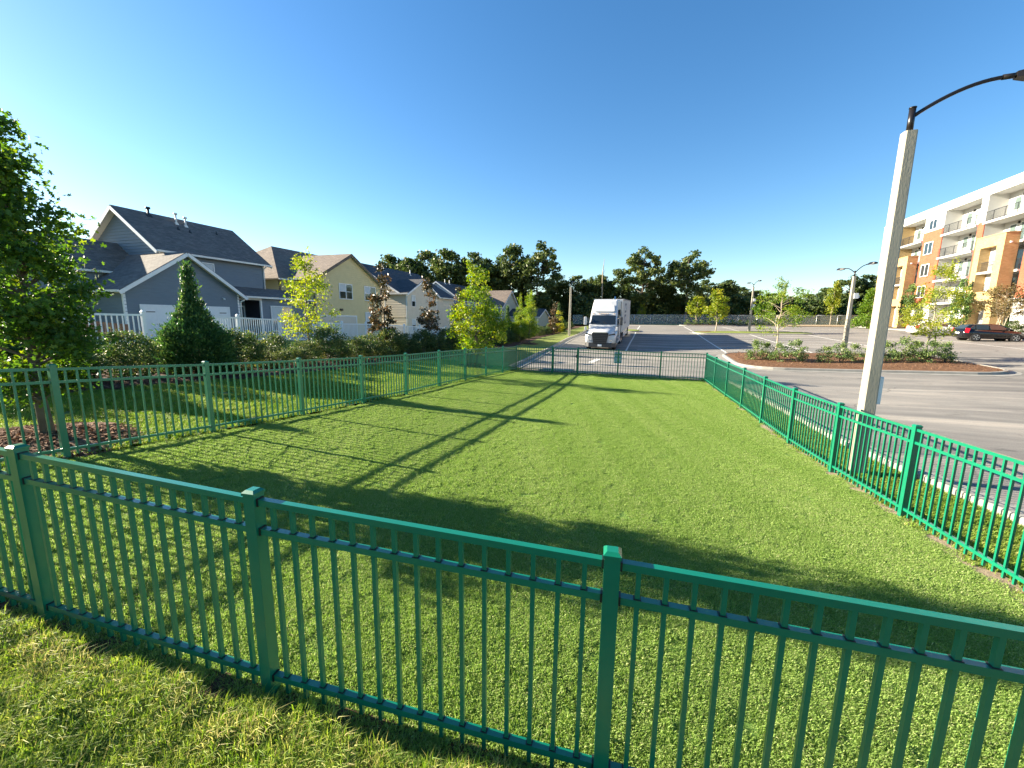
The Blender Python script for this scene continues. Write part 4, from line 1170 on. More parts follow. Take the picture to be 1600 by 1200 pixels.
# bronze leaved columnar magnolias
mp_ = lambda h: .72 * (.6 + .4 * h / .25 if h < .25 else (1 - (h - .25) / .78) ** .6)
MAG = [plant_meshes('magnolia', 51 + i, 4.6, .55, mp_, 44, 36, .165, .13, 'leaf_magnolia', r0=.055, limb=.6, inner=.2, tint=(.5, .3)) for i in range(2)]
place('magnolia', MAG[0], P3(18.5, -13.5), 'bronze leaved columnar magnolia against the right half of the yellow house', 'tree', 'bronze magnolias')
place('magnolia', MAG[1], P3(23.3, -13.5), 'bronze leaved columnar magnolia in front of the cream house', 'tree', 'bronze magnolias', .5, (1, 1, .98))
place('magnolia', MAG[0], P3(27.3, -13.3), 'bronze leaved magnolia half hidden behind the tall lime green tree', 'tree', 'bronze magnolias', 2.1, (1, 1, .9))
place('magnolia', MAG[1], P3(47, -10.6, -.1), 'small bronze leaved shrub tree left of the concrete lamp post by the verge', 'tree', 'bronze magnolias', 3.1, (1, 1, .8))
# cone shaped evergreens
CYP = plant_meshes('cypress', 61, 3.55, .02, lambda h: float(np.interp(h, [0, .12, .3, .45, .58, .7, 1], [.85, 1.02, .92, .60, .27, .15, .02])), 380, 85, .10, .095, 'leaf_cypress', r0=.04, shape='spray', limb=.15, inner=.3, tint=(.45, .28), aim_k=.6, weight=.85, taper=True, flatz=1.5)
place('evergreen', CYP, P3(8.55, -12.9), 'tall cone shaped evergreen standing in front of the white garage door', 'tree', 'cone shaped evergreens', 0.0, (1, 1, .88))
place('evergreen', CYP, P3(5.2, -13.2), 'broad dark evergreen bush low behind the big oak', 'tree', 'cone shaped evergreens', 1.0, (1.05, 1.05, .56))
place('evergreen', CYP, P3(32.0, -12.6), 'dark narrow evergreen right of the tall lime green tree', 'tree', 'cone shaped evergreens', 2.0, (.85, .85, .92))
place('evergreen', CYP, P3(35.5, -12.4), 'dark narrow evergreen next left of the slim lime green tree', 'tree', 'cone shaped evergreens', 4.0, (.9, .9, .86))
place('evergreen', CYP, P3(50.5, -10.9), 'small evergreen right behind the concrete lamp post by the verge', 'tree', 'cone shaped evergreens', .7, (.95, .95, .95))
YC = plant_meshes('yellowbush', 63, 2.6, .1, lambda h: .6 * (1 - h) ** .6 + .05, 34, 60, .13, .13, 'leaf_yellow', r0=.03, inner=.3, tint=(.7, .2))
place('golden_shrub', YC, P3(48.6, -10.4), 'golden yellow upright shrub beside the concrete lamp post on the verge', 'shrub')
# hedge, shrub by shrub
hp = lambda h: .86 * (.80 + .2 * h / .4 if h < .4 else (1 - ((h - .4) / .62) ** 2) ** .5)
HED = [plant_meshes('hedge', 71 + i, 1.45, .02, hp, 70, 110, .075, .14, 'leaf_hedge', r0=.03, limb=.3, inner=.35, tint=(.35 + .1 * (i > 1), .25), stems=4) for i in range(4)]
rnd = random.Random(9)
ORD = 'first second third fourth fifth sixth seventh eighth ninth tenth eleventh twelfth thirteenth fourteenth fifteenth sixteenth seventeenth eighteenth nineteenth twentieth'.split()
ORD += ['twenty ' + q for q in ORD[:9]] + ['thirtieth'] + ['thirty ' + q for q in ORD[:9]]
HN = ['at the dark end left of the cone shaped evergreen', 'under the short white fence', 'below the garage door', 'right of the cone shaped evergreen', 'below the porch of the blue house', 'in front of the white fence posts', 'left of the yellow sapling', 'under the yellow sapling', 'right of the yellow sapling',
      'below the yellow garage door', 'left of the first bronze magnolia', 'under the first bronze magnolia', 'golden topped, right of the first bronze magnolia', 'golden topped, between the two bronze magnolias', 'under the second bronze magnolia', 'right of the second bronze magnolia', 'left behind the tall lime green tree', 'behind the tall lime green tree trunk', 'russet, right behind the tall lime green tree']
i = 0; s_ = 1.2
while s_ < 62:
    if not (7.7 < s_ < 9.4):
        lab = ('bushy olive hedge shrub ' + HN[i]) if i < len(HN) else ORD[i - len(HN)] + ' low hedge shrub beyond the tall lime green tree, counting away from the camera'
        t_ = -12.85 + rnd.uniform(-.2, .2) + (s_ > 20) * .4 + (s_ > 30) * .9
        sc = rnd.uniform(.85, 1.08) * (.72 if s_ > 28 else .86 if s_ < 16 else 1)
        place('hedge_shrub', HED[i % 4], P3(s_, t_), lab, 'shrub', 'shrubs of the hedge', rnd.uniform(0, 6), (sc, sc, sc * rnd.uniform(.72, 1.12)), ('stems', 'crown'))
        i += 1
    s_ += 1.42 if s_ < 30 else 1.9
# island shrubs and trees
SHR = [plant_meshes('shrub', 81 + i, 1.0, .02, lambda h: .55 * (.7 + .3 * h / .5 if h < .5 else 1 - (h - .5) * .7), 22, 42, .08, .095, 'leaf_shrub', r0=.022, limb=.9, inner=.2, tint=(.45, .3), stems=6, sprigs=5) for i in range(3)]
IS = [(1184, 30.0, 1.1, 'first shrub at the left tip of the parking island'), (1203, 30.2, .95, 'shrub left of the pale trunk on the parking island'), (1222, 29.3, 1.0, 'shrub right of the pale trunk on the parking island'), (1250, 29.3, 1.15, 'roundest shrub in the left half of the parking island'),
      (1294, 29.2, .85, 'low shrub with one tall sprig on the parking island'), (1319, 29.4, 1.0, 'shrub in front of the double armed lamp post'), (1340, 30.2, .9, 'shrub just left of the big concrete pole, on the island'), (1366, 29.6, .8, 'shrub showing right behind the big concrete pole'),
      (1392, 30.0, 1.05, 'shrub just right of the big concrete pole, on the island'), (1418, 30.6, 1.2, 'tall shrub left of the yellow island tree'), (1440, 30.2, 1.05, 'shrub under the yellow island tree'), (1464, 30.0, 1.1, 'shrub right of the yellow island tree'), (1486, 30.4, 1.0, 'last shrub at the right tip of the parking island')]
for i, (px, s_, sc, lab) in enumerate(IS):
    s_, t_ = st_px(px, s=s_ - 1.7); s_ += 0
    place('island_shrub', SHR[i % 3], P3(s_, min(t_, 16.0), .12), 'green ' + lab, 'shrub', 'shrubs on the parking island', i * 1.3, sc, ('stems', 'crown'))
T1 = plant_meshes('islandtree', 91, 4.6, 1.35, lambda h: 1.75 * (.45 + .55 * h / .35 if h < .35 else (1 - ((h - .35) / .67) ** 2) ** .6), 36, 105, .10, .2, 'leaf_young', bark='bark_pale', r0=.055, shape='lobed', limb=.9, inner=.1, tint=(.38, .28), sprigs=2, lean=(.25, .1))
place('island_tree', T1, P3(30.5, 7.75, .14), 'young green tree with pale trunk and long sprigs on the parking island', 'tree', 'trees on the parking islands')
T2 = plant_meshes('islandtree', 93, 5.3, 1.35, lambda h: 1.45 * (.6 + .4 * h / .2 if h < .2 else (1 - (h - .2) / .82) ** .55), 50, 100, .10, .19, 'leaf_young', bark='bark_pale', r0=.055, shape='lobed', limb=.9, inner=.1, tint=(.9, .25), sprigs=3, lean=(.2, 0))
place('island_tree', T2, P3(31.2, 15.9, .14), 'yellow leaved young tree in front of the parked cars', 'tree', 'trees on the parking islands')
T3 = plant_meshes('islandtree', 95, 5.6, 1.5, lambda h: 1.35 * (.5 + .5 * h / .25 if h < .25 else (1 - (h - .25) / .77) ** .6), 46, 50, .24, .26, 'leaf_yellow', bark='bark_pale', r0=.07, limb=.7, inner=.2, tint=(.25, .26))
s_, t_ = st_px(1118, s=56.3); place('island_tree', T3, P3(s_, t_, .12), 'bright yellow green tree on the second island by the slim lamp post', 'tree', 'trees on the parking islands')
s_, t_ = st_px(1086, s=79.5); place('island_tree', T3, P3(s_, t_, .12), 'rounder yellowing tree against the far wire fence', 'tree', 'trees on the parking islands', 1.7, (1.25, 1.25, .95))
s_, t_ = st_px(1001, s=87); place('columnar_tree', T3, P3(s_, t_), 'small golden columnar tree behind the wire fence right of the trailer', 'tree', 'yellow columnar trees', 1.0, (.62, .62, .8))
s_, t_ = st_px(1296, s=82.5); place('columnar_tree', T3, P3(s_, t_), 'tall yellow green columnar tree left of the double armed lamp post', 'tree', 'yellow columnar trees', 2.2, (.8, .8, 1.42))
GC = plant_meshes('greencone', 97, 6.0, .3, lambda h: 1.6 * (1 - h) ** .8 + .1, 70, 60, .22, .26, 'leaf_young', r0=.07, inner=.25, tint=(.2, .2))
s_, t_ = st_px(1354, s=72); place('cone_tree', GC, P3(s_, t_), 'green cone shaped tree between the two concrete lamp posts at the lot edge', 'tree')
CG = plant_meshes('colgreen', 99, 6.6, 1.1, lambda h: 1.0 * (.6 + .4 * h / .3 if h < .3 else (1 - (h - .3) / .74) ** .6), 60, 60, .2, .2, 'leaf_cypress', bark='bark_pale', r0=.06, inner=.25, tint=(.75, .25))
for px, t_, lab, sc in ((1413, 33.6, 'narrow dark green tree at the left corner of the apartment building', .95), (1497, 33.0, 'narrow green tree in front of the middle balconies of the apartment building', .92)):
    s_, t_ = st_px(px, t=t_); place('columnar_tree', CG, P3(s_, t_, .1), lab, 'tree', 'green columnar trees', px, (sc * .9, sc * .9, sc))
MY = plant_meshes('myrtle', 101, 4.8, 1.9, lambda h: 2.0 * (.55 + .45 * h / .4 if h < .4 else (1 - ((h - .4) / .62) ** 2) ** .55), 70, 55, .15, .24, 'leaf_myrtle', bark='bark_pale', r0=.10, inner=.2, stems=6, limb=.5, spread=.14)
s_, t_ = st_px(1563, t=32.6); place('crape_myrtle', MY, P3(s_, t_, .1), 'brownish many stemmed ornamental tree behind the black car', 'tree')
for px, t_, sc, lab in ((1422, 33.6, .9, 'golden shrub at the left corner of the apartment building'), (1438, 33.4, .8, 'golden shrub left of the white car')):
    s_, t_ = st_px(px, t=t_); place('golden_shrub', YC, P3(s_, t_, .1), lab, 'shrub', 'golden shrubs by the apartments', px, (sc * 1.5, sc * 1.5, sc * .7))
for px, t_, lab in ((1583, 33.4, 'dark clipped shrub behind the bonnet of the black car'), (1492, 33.8, 'dark low shrub under the narrow green tree by the apartments')):
    s_, t_ = st_px(px, t=t_); place('clipped_shrub', HED[0], P3(s_, t_, .1), lab, 'shrub', 'dark shrubs by the apartments', px, 1.0, ('stems', 'crown'))
for i in range(12):
    s_, t_ = 79.4, 6.2 + i * 1.2
    place('low_shrub', SHR[i % 3], P3(s_, t_, .15), ORD[i] + ' low shrub from the left in the bed along the far wire fence', 'shrub', 'low shrubs by the far wire fence', i, (1.1, 1.1, .8), ('stems', 'crown'))

# woodland behind the wire fence
def fprof(a, b, c):
    return lambda h: a * (b + (1 - b) * h / c if h < c else (1 - ((h - c) / (1.02 - c)) ** 2) ** .55)
FOR = [plant_meshes('wood', 111 + i, 14.0 + i, 3.5, fprof(3.9 + .3 * (i % 3), .5, .45), 85, 95, .42, .62, 'leaf_forest', r0=.24, shape='quad', limb=.5, inner=.15, tint=(.42, .25)) for i in range(4)]
RAG = [plant_meshes('wood', 121 + i, 15.0, 4.5, fprof(4.2, .5, .55), 46, 110, .40, .52, 'leaf_forest', r0=.26, shape='quad', limb=1.0, inner=.25, tint=(.5, .25)) for i in range(2)]
UND = [plant_meshes('under', 131 + i, 5.5, .1, fprof(3.0, .8, .35), 60, 95, .36, .5, 'leaf_forest', r0=.10, shape='quad', inner=.2, tint=(.38, .28), stems=3) for i in range(2)]
WG = 'woodland trees behind the houses and the wire fence'
WT = [(585, 425, 96, 0, 'at the left end of the treeline above the dark roof'), (612, 404, 95, 1, 'above the dark roof of the cream house'), (640, 401, 93, 0, 'above the right end of the cream house roof'), (668, 400, 95, 2, 'between the cream and pale blue house roofs'), (700, 396, 91, 1, 'above the roof pipes of the pale blue house'),
      (735, 399, 93, 3, 'directly behind the tip of the tall lime green tree'), (766, 404, 90, 0, 'right of the tip of the tall lime green tree'), (800, 392, 89, 2, 'above the tan roofed house'), (838, 386, 86, 4, 'ragged and tallest, left of the concrete lamp post'), (868, 432, 92, 1, 'behind the concrete lamp post by the verge'),
      (900, 434, 90, 3, 'left above the truck roof'), (930, 428, 92, 0, 'above the truck roof'), (962, 426, 90, 2, 'above the white trailer'), (1000, 392, 84, 5, 'ragged and tall, right above the trailer'), (1030, 436, 88, 1, 'low between the two ragged tall trees'), (1068, 398, 84, 4, 'ragged and leaning right, above the yellowing far tree'),
      (1100, 440, 90, 3, 'left of the slim lamp post'), (1128, 437, 92, 0, 'behind the bright yellow green tree'), (1150, 452, 96, 2, 'just left of the slim lamp post top'), (1175, 456, 97, 1, 'behind the slim lamp post'), (1200, 460, 96, 3, 'behind the left island tree, left side'), (1228, 462, 97, 0, 'behind the left island tree, right side'),
      (1258, 462, 97, 2, 'low, right of the left island tree'), (1288, 452, 95, 1, 'behind the tall columnar tree'), (1318, 432, 92, 5, 'ragged, behind the double armed lamp post'), (1346, 432, 92, 3, 'just right of the double armed lamp post'), (1374, 430, 92, 4, 'left behind the big concrete pole'), (1400, 448, 96, 0, 'behind the big concrete pole')]
for i, (px, py, Y_d, v, lab) in enumerate(WT):
    x, y = xy_at(px, Y_d); s_, t_ = to_st(x, y)
    zt = 2.6 + (498 + .0127 * (px - 800) - py) / 643 * Y_d
    ms = FOR[v] if v < 4 else RAG[v - 4]
    H_ = (14.0 + v) if v < 4 else 15.0
    p = P3(s_, t_); k = (zt - p.z) / (H_ + .3)
    kw = max(k, .72)
    place('woodland_tree', ms, p, 'dark leafy woodland tree ' + lab, 'tree', WG, i * 1.9, (kw, kw, k))
for i in range(34):
    px = 560 + i * 25.5; Y_d = 86 + (i * 37 % 7)
    x, y = xy_at(px, Y_d); s_, t_ = to_st(x, y)
    place('understory_bush', UND[i % 2], P3(s_, t_), ORD[i] + ' dark undergrowth bush from the left along the foot of the woodland', 'bush', 'undergrowth along the foot of the woodland', i * 2.3, (1.1, 1.1, .85 + .25 * (i % 3) * .5))
dt = empty('dead_tree', P3(*to_st(*xy_at(937, 88))), 0, 'bare dead tree trunk poking above the treeline over the truck', 'tree')
mb = MB(); mb.tube([(0, 0, 0), (.1, 0, 6), (.0, 0, 10.5), (.25, 0, 13.4)], [.2, .15, .1, .03], 6); mb.tube([(.05, 0, 10), (.5, 0, 11.3)], [.05, .02], 5); mb.build('trunk', MAT['bark_pale'], dt)

# mulch, chips and straw
def ring_mound(name, s0, t0, r_, h, mat, chips, chipmat, csize, label, shape='fold', seed=1):
    rng = np.random.default_rng(seed)
    mb = MB(); n = 26; rings = []
    for k, dz in ((1.0, -.03), (.86, h * .35), (.6, h * .8), (.25, h)):
        ring = []
        for i in range(n):
            a = 2 * math.pi * i / n; rr = r_ * k * (1 + .12 * math.sin(3 * a + seed) + .07 * math.sin(7 * a))
            p = P3(s0 + rr * math.sin(a), t0 + rr * math.cos(a), dz); ring.append(p)
        rings.append(ring)
    mb.loft(rings, 0, caps=False); mb.face(rings[-1])
    me = mb.mesh(name, MAT[mat])
    if sum(p.normal.z * p.area for p in me.polygons) < 0: me.flip_normals()
    o = link(name, me); o['kind'] = 'structure'
    a = rng.uniform(0, 6.283, chips); q = np.sqrt(rng.uniform(0, 1.08, chips))
    S = s0 + r_ * q * np.sin(a); T = t0 + r_ * q * np.cos(a)
    Z = h_st(S, T) + h * (1 - np.clip(q, 0, 1) ** 2) + rng.uniform(.0, .03, chips)
    Xc, Yc = to_xy(S, T)
    d = rng.normal(size=(chips, 3)); d[:, 2] *= .25; d /= np.linalg.norm(d, axis=1)[:, None]
    me = leaf_mesh('chips', np.stack([Xc, Yc, Z], 1), csize * rng.uniform(.5, 1.4, chips), rng.uniform(0, 1, chips), chipmat, shape, rng, aim=d, aim_k=.97, flat=1.2)
    o2 = link(name + '_chips', me); o2['kind'] = 'stuff'
ring_mound('mulch_ring', 3.2, -8.2, 1.1, .13, 'mulch_fresh', 7000, 'chip', .075, '', 'spray', seed=2)
ring_mound('mulch_ring', 19.0, -8.27, .95, .12, 'mulch_dark', 2200, 'chip', .06, '', seed=3)
ring_mound('mulch_ring', 34.0, -9.85, .9, .12, 'mulch_dark', 500, 'chip', .1, '', seed=4)
s_, t_ = st_px(1108, s=56.2); ring_mound('mulch_ring', s_, t_ - .2, 1.3, .2, 'mulch_straw', 900, 'straw', .2, '', 'needle', 5)
rng = np.random.default_rng(77)
n = 9000
S = rng.uniform(25.3, 32.8, n); T = rng.uniform(5.3, 16.3, n); Xc, Yc = to_xy(S, T)
d = rng.normal(size=(n, 3)); d[:, 2] = np.abs(d[:, 2]) * .3; d /= np.linalg.norm(d, axis=1)[:, None]
me = leaf_mesh('pine_straw', np.stack([Xc, Yc, h_st(S, T) + rng.uniform(.13, .21, n)], 1), .22 * rng.uniform(.5, 1.3, n), rng.uniform(0, 1, n), 'straw', 'needle', rng, aim=d, aim_k=.97, flat=1.2)
for v in me.vertices: pass
o = link('pine_straw', me); o['kind'] = 'stuff'
n = 7000
S = rng.uniform(-2, 30, n); T = np.interp(S, [0, 8, 20, 30], [-11.9, -11.7, -10.9, -10.2]) - rng.uniform(-.15, 2.2, n) ** 1.0; Xc, Yc = to_xy(S, T)
d = rng.normal(size=(n, 3)); d[:, 2] *= .3; d /= np.linalg.norm(d, axis=1)[:, None]
me = leaf_mesh('bark_chips', np.stack([Xc, Yc, h_st(S, T) + .05], 1), .10 * rng.uniform(.5, 1.3, n), rng.uniform(0, .75, n), 'chip', 'fold', rng, aim=d, aim_k=.97, flat=1.2)
o = link('bark_chips', me); o['kind'] = 'stuff'
# stake beside the oak
st_ = empty('tree_stake', P3(3.5, -8.95), 0, 'dark wooden stake leaning beside the big oak trunk', 'stake')
mb = MB(); mb.tube([(0, 0, -.1), (.10, .04, 1.35)], .018, 6); mb.build('stick', MAT['stake_wood'], st_)
mb = MB(); mb.tube([(.10, .04, 1.3), (.45, -.1, 1.45)], .006, 5); mb.build('tie', MAT['black_plastic'], st_)
s_ = 31.2; st_ = empty('tree_stake', P3(s_ - .1, 16.25, .12), 0, 'thin dark stake beside the trunk of the yellow island tree', 'stake')
mb = MB(); mb.tube([(0, 0, -.1), (-.12, .03, 1.5)], .03, 6); mb.build('stick', MAT['stake_wood'], st_)
mb = MB(); mb.tube([(-.1, .03, 1.3), (-.3, -.05, 1.35)], .008, 5); mb.build('tie', MAT['black_plastic'], st_)
# ---------------------------------------------------------------- lamp posts
def lamp_post(p, h, w0, w1, arms, label, box=None, twin=False, low_box=None, az=0.0):
    root = empty('lamp_post', p, -SITE, label, 'lamp post', 'concrete lamp posts')
    mb = MB()
    c = .12 * w0
    secs = []
    for z, w in ((-.3, w0), (h, w1)):
        a, b = w / 2, w / 2 - c
        secs.append([(a, -b, z), (a, b, z), (b, a, z), (-b, a, z), (-a, b, z), (-a, -b, z), (-b, -a, z), (b, -a, z)])
    mb.loft(secs, smooth=False)
    mb.build('pole', MAT['pole_concrete'], root)
    if arms:
        mb = MB(); mb.tube([(0, 0, h - .02), (0, 0, h + .33)], .042, 12); mb.tube([(0, 0, h + .33), (0, 0, h + .345)], .047, 12)
        mb.build('mast', MAT['lamp_black'], root)
    for a_ in arms:
        dx, dy = math.cos(a_), math.sin(a_)
        pts = []
        for i in range(13):
            k = i / 12
            r_ = 1.02 * k; z = h + .20 + .40 * math.sin(k * math.pi / 2) ** .9 * (1 - .0 * k)
            pts.append((dx * r_, dy * r_, z))
        mb = MB(); mb.tube(pts, .027, 10); mb.build('arm', MAT['lamp_black'], root)
        e = pts[-1]
        mb = MB(); q = lambda r_, s_, z: (dx * r_ - dy * s_, dy * r_ + dx * s_, z)
        mb.tube([q(.98, 0, e[2]), q(1.16, 0, e[2] + .004)], .036, 10)
        z = e[2]
        secs = []
        for r_, ww, z0, z1 in ((1.12, .045, z - .035, z + .045), (1.26, .10, z - .045, z + .05), (1.36, .14, z - .045, z + .065), (1.72, .15, z - .035, z + .06), (1.80, .11, z - .03, z + .04)):
            secs.append([q(r_, -ww, z0), q(r_, ww, z0), q(r_, ww * .8, z1), q(r_, -ww * .8, z1)])
        mb.loft(secs, smooth=False)
        head = mb.build('lamp_head', MAT['lamp_black'], root)
        mb = MB(); mb.prism([q(1.38, -.11, z - .05), q(1.70, -.11, z - .045), q(1.70, .11, z - .045), q(1.38, .11, z - .05)], (0, 0, -.012)); mb.build('lens', MAT['lens_clear'], head)
        mb = MB()
        for i in range(4): mb.prism([q(1.40 + i * .08, -.10, z + .066), q(1.42 + i * .08, -.10, z + .066), q(1.42 + i * .08, .10, z + .066), q(1.40 + i * .08, .10, z + .066)], (0, 0, .02))
        mb.build('cooling_fin', MAT['lamp_black'], head)
    if box:
        for z in box:
            mb = MB(); mb.box(w1 * .5, -.16, z, w1 * .5 + .22, .16, z + .34); mb.box(w1 * .5 + .22, -.10, z + .05, w1 * .5 + .30, .10, z + .22); mb.build('camera_box', MAT['white_trim'], root)
    if low_box:
        mb = MB(); mb.box(w0 * .47, -.06, low_box, w0 * .47 + .055, .06, low_box + .46); mb.build('junction_box', MAT['white_trim'], root, bevel=.006)
    return root
x, y = 6.01, 6.74
lamp_post((x, y, hz(*to_st(x, y))), 5.47, .205, .165, [0.0], 'big near concrete lamp post with one black arm rising behind the green fence', low_box=1.25)
lamp_post(P3(32.36, 12.2, .12), 5.0, .26, .17, [-1.40, 1.74], 'double armed concrete lamp post on the parking island between shrubs', box=[3.6])
lamp_post(P3(57.2, 11.6, .12), 5.4, .26, .17, [-1.40, 1.74], 'slim distant double armed lamp post on the second island', box=[3.7, 3.0])
lamp_post(P3(44.5, -8.35), 5.3, .24, .17, [math.pi * .5], 'concrete lamp post on the grass verge left of the truck')

# ---------------------------------------------------------------- wire fence at the far end
WFP = [(83.6 , t_) for t_ in np.arange(-15, 52.1, 3.0)]
wp = [P3(s_, t_) for s_, t_ in WFP]
WF = empty('wire_fence', wp[0], 0, 'long grey chain link fence along the far end of the parking lot', 'fence')
mb = MB(); mb.tube([(0, 0, -.2), (0, 0, 1.9)], .035, 6); WPM = mb.mesh('post', MAT['galv_steel'])
for p in wp: link('post', WPM, WF, p - wp[0])
mb = MB(); mb2 = MB()
for a, b in zip(wp[:-1], wp[1:]):
    a = a - wp[0]; b = b - wp[0]
    mb.tube([a + Vector((0, 0, 1.86)), b + Vector((0, 0, 1.86))], .024, 6)
    mb2.face([a + Vector((0, 0, .03)), b + Vector((0, 0, .03)), b + Vector((0, 0, 1.84)), a + Vector((0, 0, 1.84))])
mb.build('top_rail', MAT['galv_steel'], WF); o = mb2.build('wire_fabric', MAT['wire_mesh'], WF)

# ---------------------------------------------------------------- wheels
def wheel_meshes(r_, w, rim_r, rim_mat, tag_='wheel', hub=False):
    """axis along x; outer face at +x"""
    def lathe(mb, prof, n=28):
        secs = [[(x, rr * math.cos(2 * math.pi * k / n), rr * math.sin(2 * math.pi * k / n)) for x, rr in prof] for k in range(n)]
        m_ = len(prof); base = len(mb.v)
        for s_ in secs: mb.v += s_
        for k in range(n):
            k2 = (k + 1) % n
            for j in range(m_ - 1):
                mb.f.append((base + k * m_ + j, base + k2 * m_ + j, base + k2 * m_ + j + 1, base + k * m_ + j + 1)); mb.m.append(0); mb.sm.append(True)
    t = MB(); lathe(t, [(-w / 2, rim_r), (-w / 2, r_ * .93), (-w * .38, r_), (w * .38, r_), (w / 2, r_ * .93), (w / 2, rim_r)])
    rm = MB(); lathe(rm, [(w * .46, rim_r), (w * .50, rim_r * .96), (w * .30, rim_r * .80), (w * .26, .02)])
    for k in range(10 if hub else 5):
        a = 2 * math.pi * k / (10 if hub else 5)
        if hub: rm.tube([(w * .27, rim_r * .48 * math.cos(a), rim_r * .48 * math.sin(a)), (w * .36, rim_r * .48 * math.cos(a), rim_r * .48 * math.sin(a))], .022, 6)
        else: rm.beam((w * .42, .04 * math.cos(a), .04 * math.sin(a)), (w * .47, rim_r * .95 * math.cos(a), rim_r * .95 * math.sin(a)), .07, .04)
    rm.tube([(w * .2, 0, 0), (w * .42, 0, 0)], rim_r * (.34 if hub else .2), 12)
    return t.mesh('wheel', MAT['rubber']), rm.mesh('rim', MAT[rim_mat])
def add_wheel(root, ms, x, y, z, flip):
    w = link('wheel', ms[0], root, (x, y, z), math.pi if flip else 0)
    link('rim', ms[1], w)

# ---------------------------------------------------------------- the truck
tx, ty = to_xy(33.2, -3.75)
TR = empty('semi_truck', (tx, ty, hz(33.2, -3.75) - .02), -SITE, 'white semi truck with roof fairing and long white trailer parked in the lot', 'truck', rx=math.atan(.035))
W_ = MAT['white_paint']
def sym(mb, fn):
    for s_ in (1, -1): fn(mb, s_)
def hood_sec(y, w0, w1, zb, zs, zt): return [(-w0, y, zb), (w0, y, zb), (w1, y, zs), (w1 * .80, y, zt - .05), (w1 * .45, y, zt), (-w1 * .45, y, zt), (-w1 * .80, y, zt - .05), (-w1, y, zs)]
mb = MB(); mb.loft([hood_sec(.12, .70, .74, .62, 1.22, 1.44), hood_sec(.30, .92, .94, .62, 1.34, 1.56), hood_sec(.9, 1.04, 1.06, .95, 1.50, 1.72), hood_sec(1.78, 1.12, 1.13, .95, 1.74, 1.93)], smooth=True)
mb.build('hood', W_, TR, bevel=.03)
for s_ in (1, -1):     # fenders with the headlights
    mb = MB()
    secs = []
    for y, x0, x1, z0, z1 in ((.10, .64, 1.00, .62, 1.18), (.22, .66, 1.14, .60, 1.26), (.45, .8, 1.22, .60, 1.34), (.78, .9, 1.24, .92, 1.40), (1.05, .9, 1.25, 1.10, 1.44), (1.6, .9, 1.25, 1.12, 1.50), (1.9, .9, 1.22, .86, 1.56)):
        secs.append([(s_ * x0, y, z0), (s_ * x1, y, z0), (s_ * x1, y, z1 - .12), (s_ * (x1 - .1), y, z1), (s_ * x0, y, z1 + .04)])
    mb.loft(secs, smooth=True); me = mb.mesh('fender', W_)
    if s_ < 0: me.flip_normals()
    f = link('fender', me, TR)
    mb = MB(); mb.prism([(s_ * .66, .085, 1.20), (s_ * .70, .085, 1.30), (s_ * 1.14, .30, 1.38), (s_ * 1.19, .34, 1.26)], (0, -.05, .0)); mb.build('headlight', MAT['windshield'], f)
    mb = MB(); mb.prism([(s_ * .70, .075, .74), (s_ * .70, .075, .90), (s_ * 1.0, .115, .92), (s_ * 1.06, .16, .78)], (0, -.03, 0)); lt_ = mb.build('fog_light', MAT['lens_clear'], f)
    mb = MB(); mb.tube([(s_ * .86, .09, .83), (s_ * .86, .035, .83)], .055, 12); mb.build('lamp_ring', MAT['chrome'], lt_)
mb = MB()
secs = []
for z, o_ in ((.24, .04), (.30, 0), (.58, 0), (.63, .03)):
    secs.append([(-1.24, .85, z), (-1.22, .40 + o_, z), (-.90, .06 + o_, z), (.90, .06 + o_, z), (1.22, .40 + o_, z), (1.24, .85, z), (.9, .85, z), (-.9, .85, z)])
mb.loft(secs, smooth=False); bmp = mb.build('bumper', MAT['truck_grey'], TR, bevel=.02)
mb = MB(); mb.box(-.16, .035, .34, .16, .058, .50); mb.build('number_plate', MAT['sign_white'], bmp)
mb = MB(); mb.prism([(-.52, .03, .56), (.52, .03, .56), (.66, .06, 1.36), (.60, .07, 1.43), (-.60, .07, 1.43), (-.66, .06, 1.36)], (0, .09, 0)); gr = mb.build('grille', MAT['black_plastic'], TR)
for i in range(6):
    k = i / 5; z = .64 + .70 * k; hw = .53 + .10 * k
    mb = MB(); mb.box(-hw, .005 + .035 * k, z, hw, .035 + .035 * k, z + .045); mb.build('grille_bar', MAT['truck_grey'], gr)
mb = MB(); mb.box(-.58, .05, 1.425, .58, .10, 1.46); mb.build('grille_trim', MAT['chrome'], gr)
# cab, sleeper and roof fairing: side profile with a half width at each corner
prof = [(1.80, .62, 1.17), (1.76, 1.94, 1.15), (2.40, 2.78, 1.10), (2.48, 2.93, 1.10), (3.00, 3.64, 1.03), (3.24, 3.92, .99), (3.6, 4.05, .97), (5.05, 4.08, 1.05), (5.10, 3.9, 1.20), (5.10, .62, 1.22), (3.2, .62, 1.22)]
n = len(prof)
mb = MB(); secs = []
for k in (-1, -.9, -.5, .5, .9, 1):
    sec = []
    for y, z, hw in prof:
        bulge = .06 * (1 - abs(k)) if y < 3.6 else 0
        sec.append((hw * k, y - bulge + (.05 if abs(k) == 1 and y < 3.6 else 0), z + (.015 * (1 - abs(k)) if z > 3.9 else 0)))
    secs.append(sec)
mb.loft(secs, smooth=False); cab = mb.mesh('cab', W_)
bmv = sum((p.center - Vector((0, 3.5, 2))).dot(p.normal) for p in cab.polygons)
if bmv < 0: cab.flip_normals()
cabo = link('cab', cab, TR); bv = cabo.modifiers.new('bevel', 'BEVEL'); bv.width = .035; bv.segments = 2; bv.limit_method = 'ANGLE'; bv.angle_limit = R(25)
def cabpt(k, y, z, hw, d=.0):
    bulge = .06 * (1 - abs(k))
    nrm = Vector((0, -.80, .60))
    return Vector((hw * k, y - bulge, z)) + nrm * d
mb = MB(); rows = []
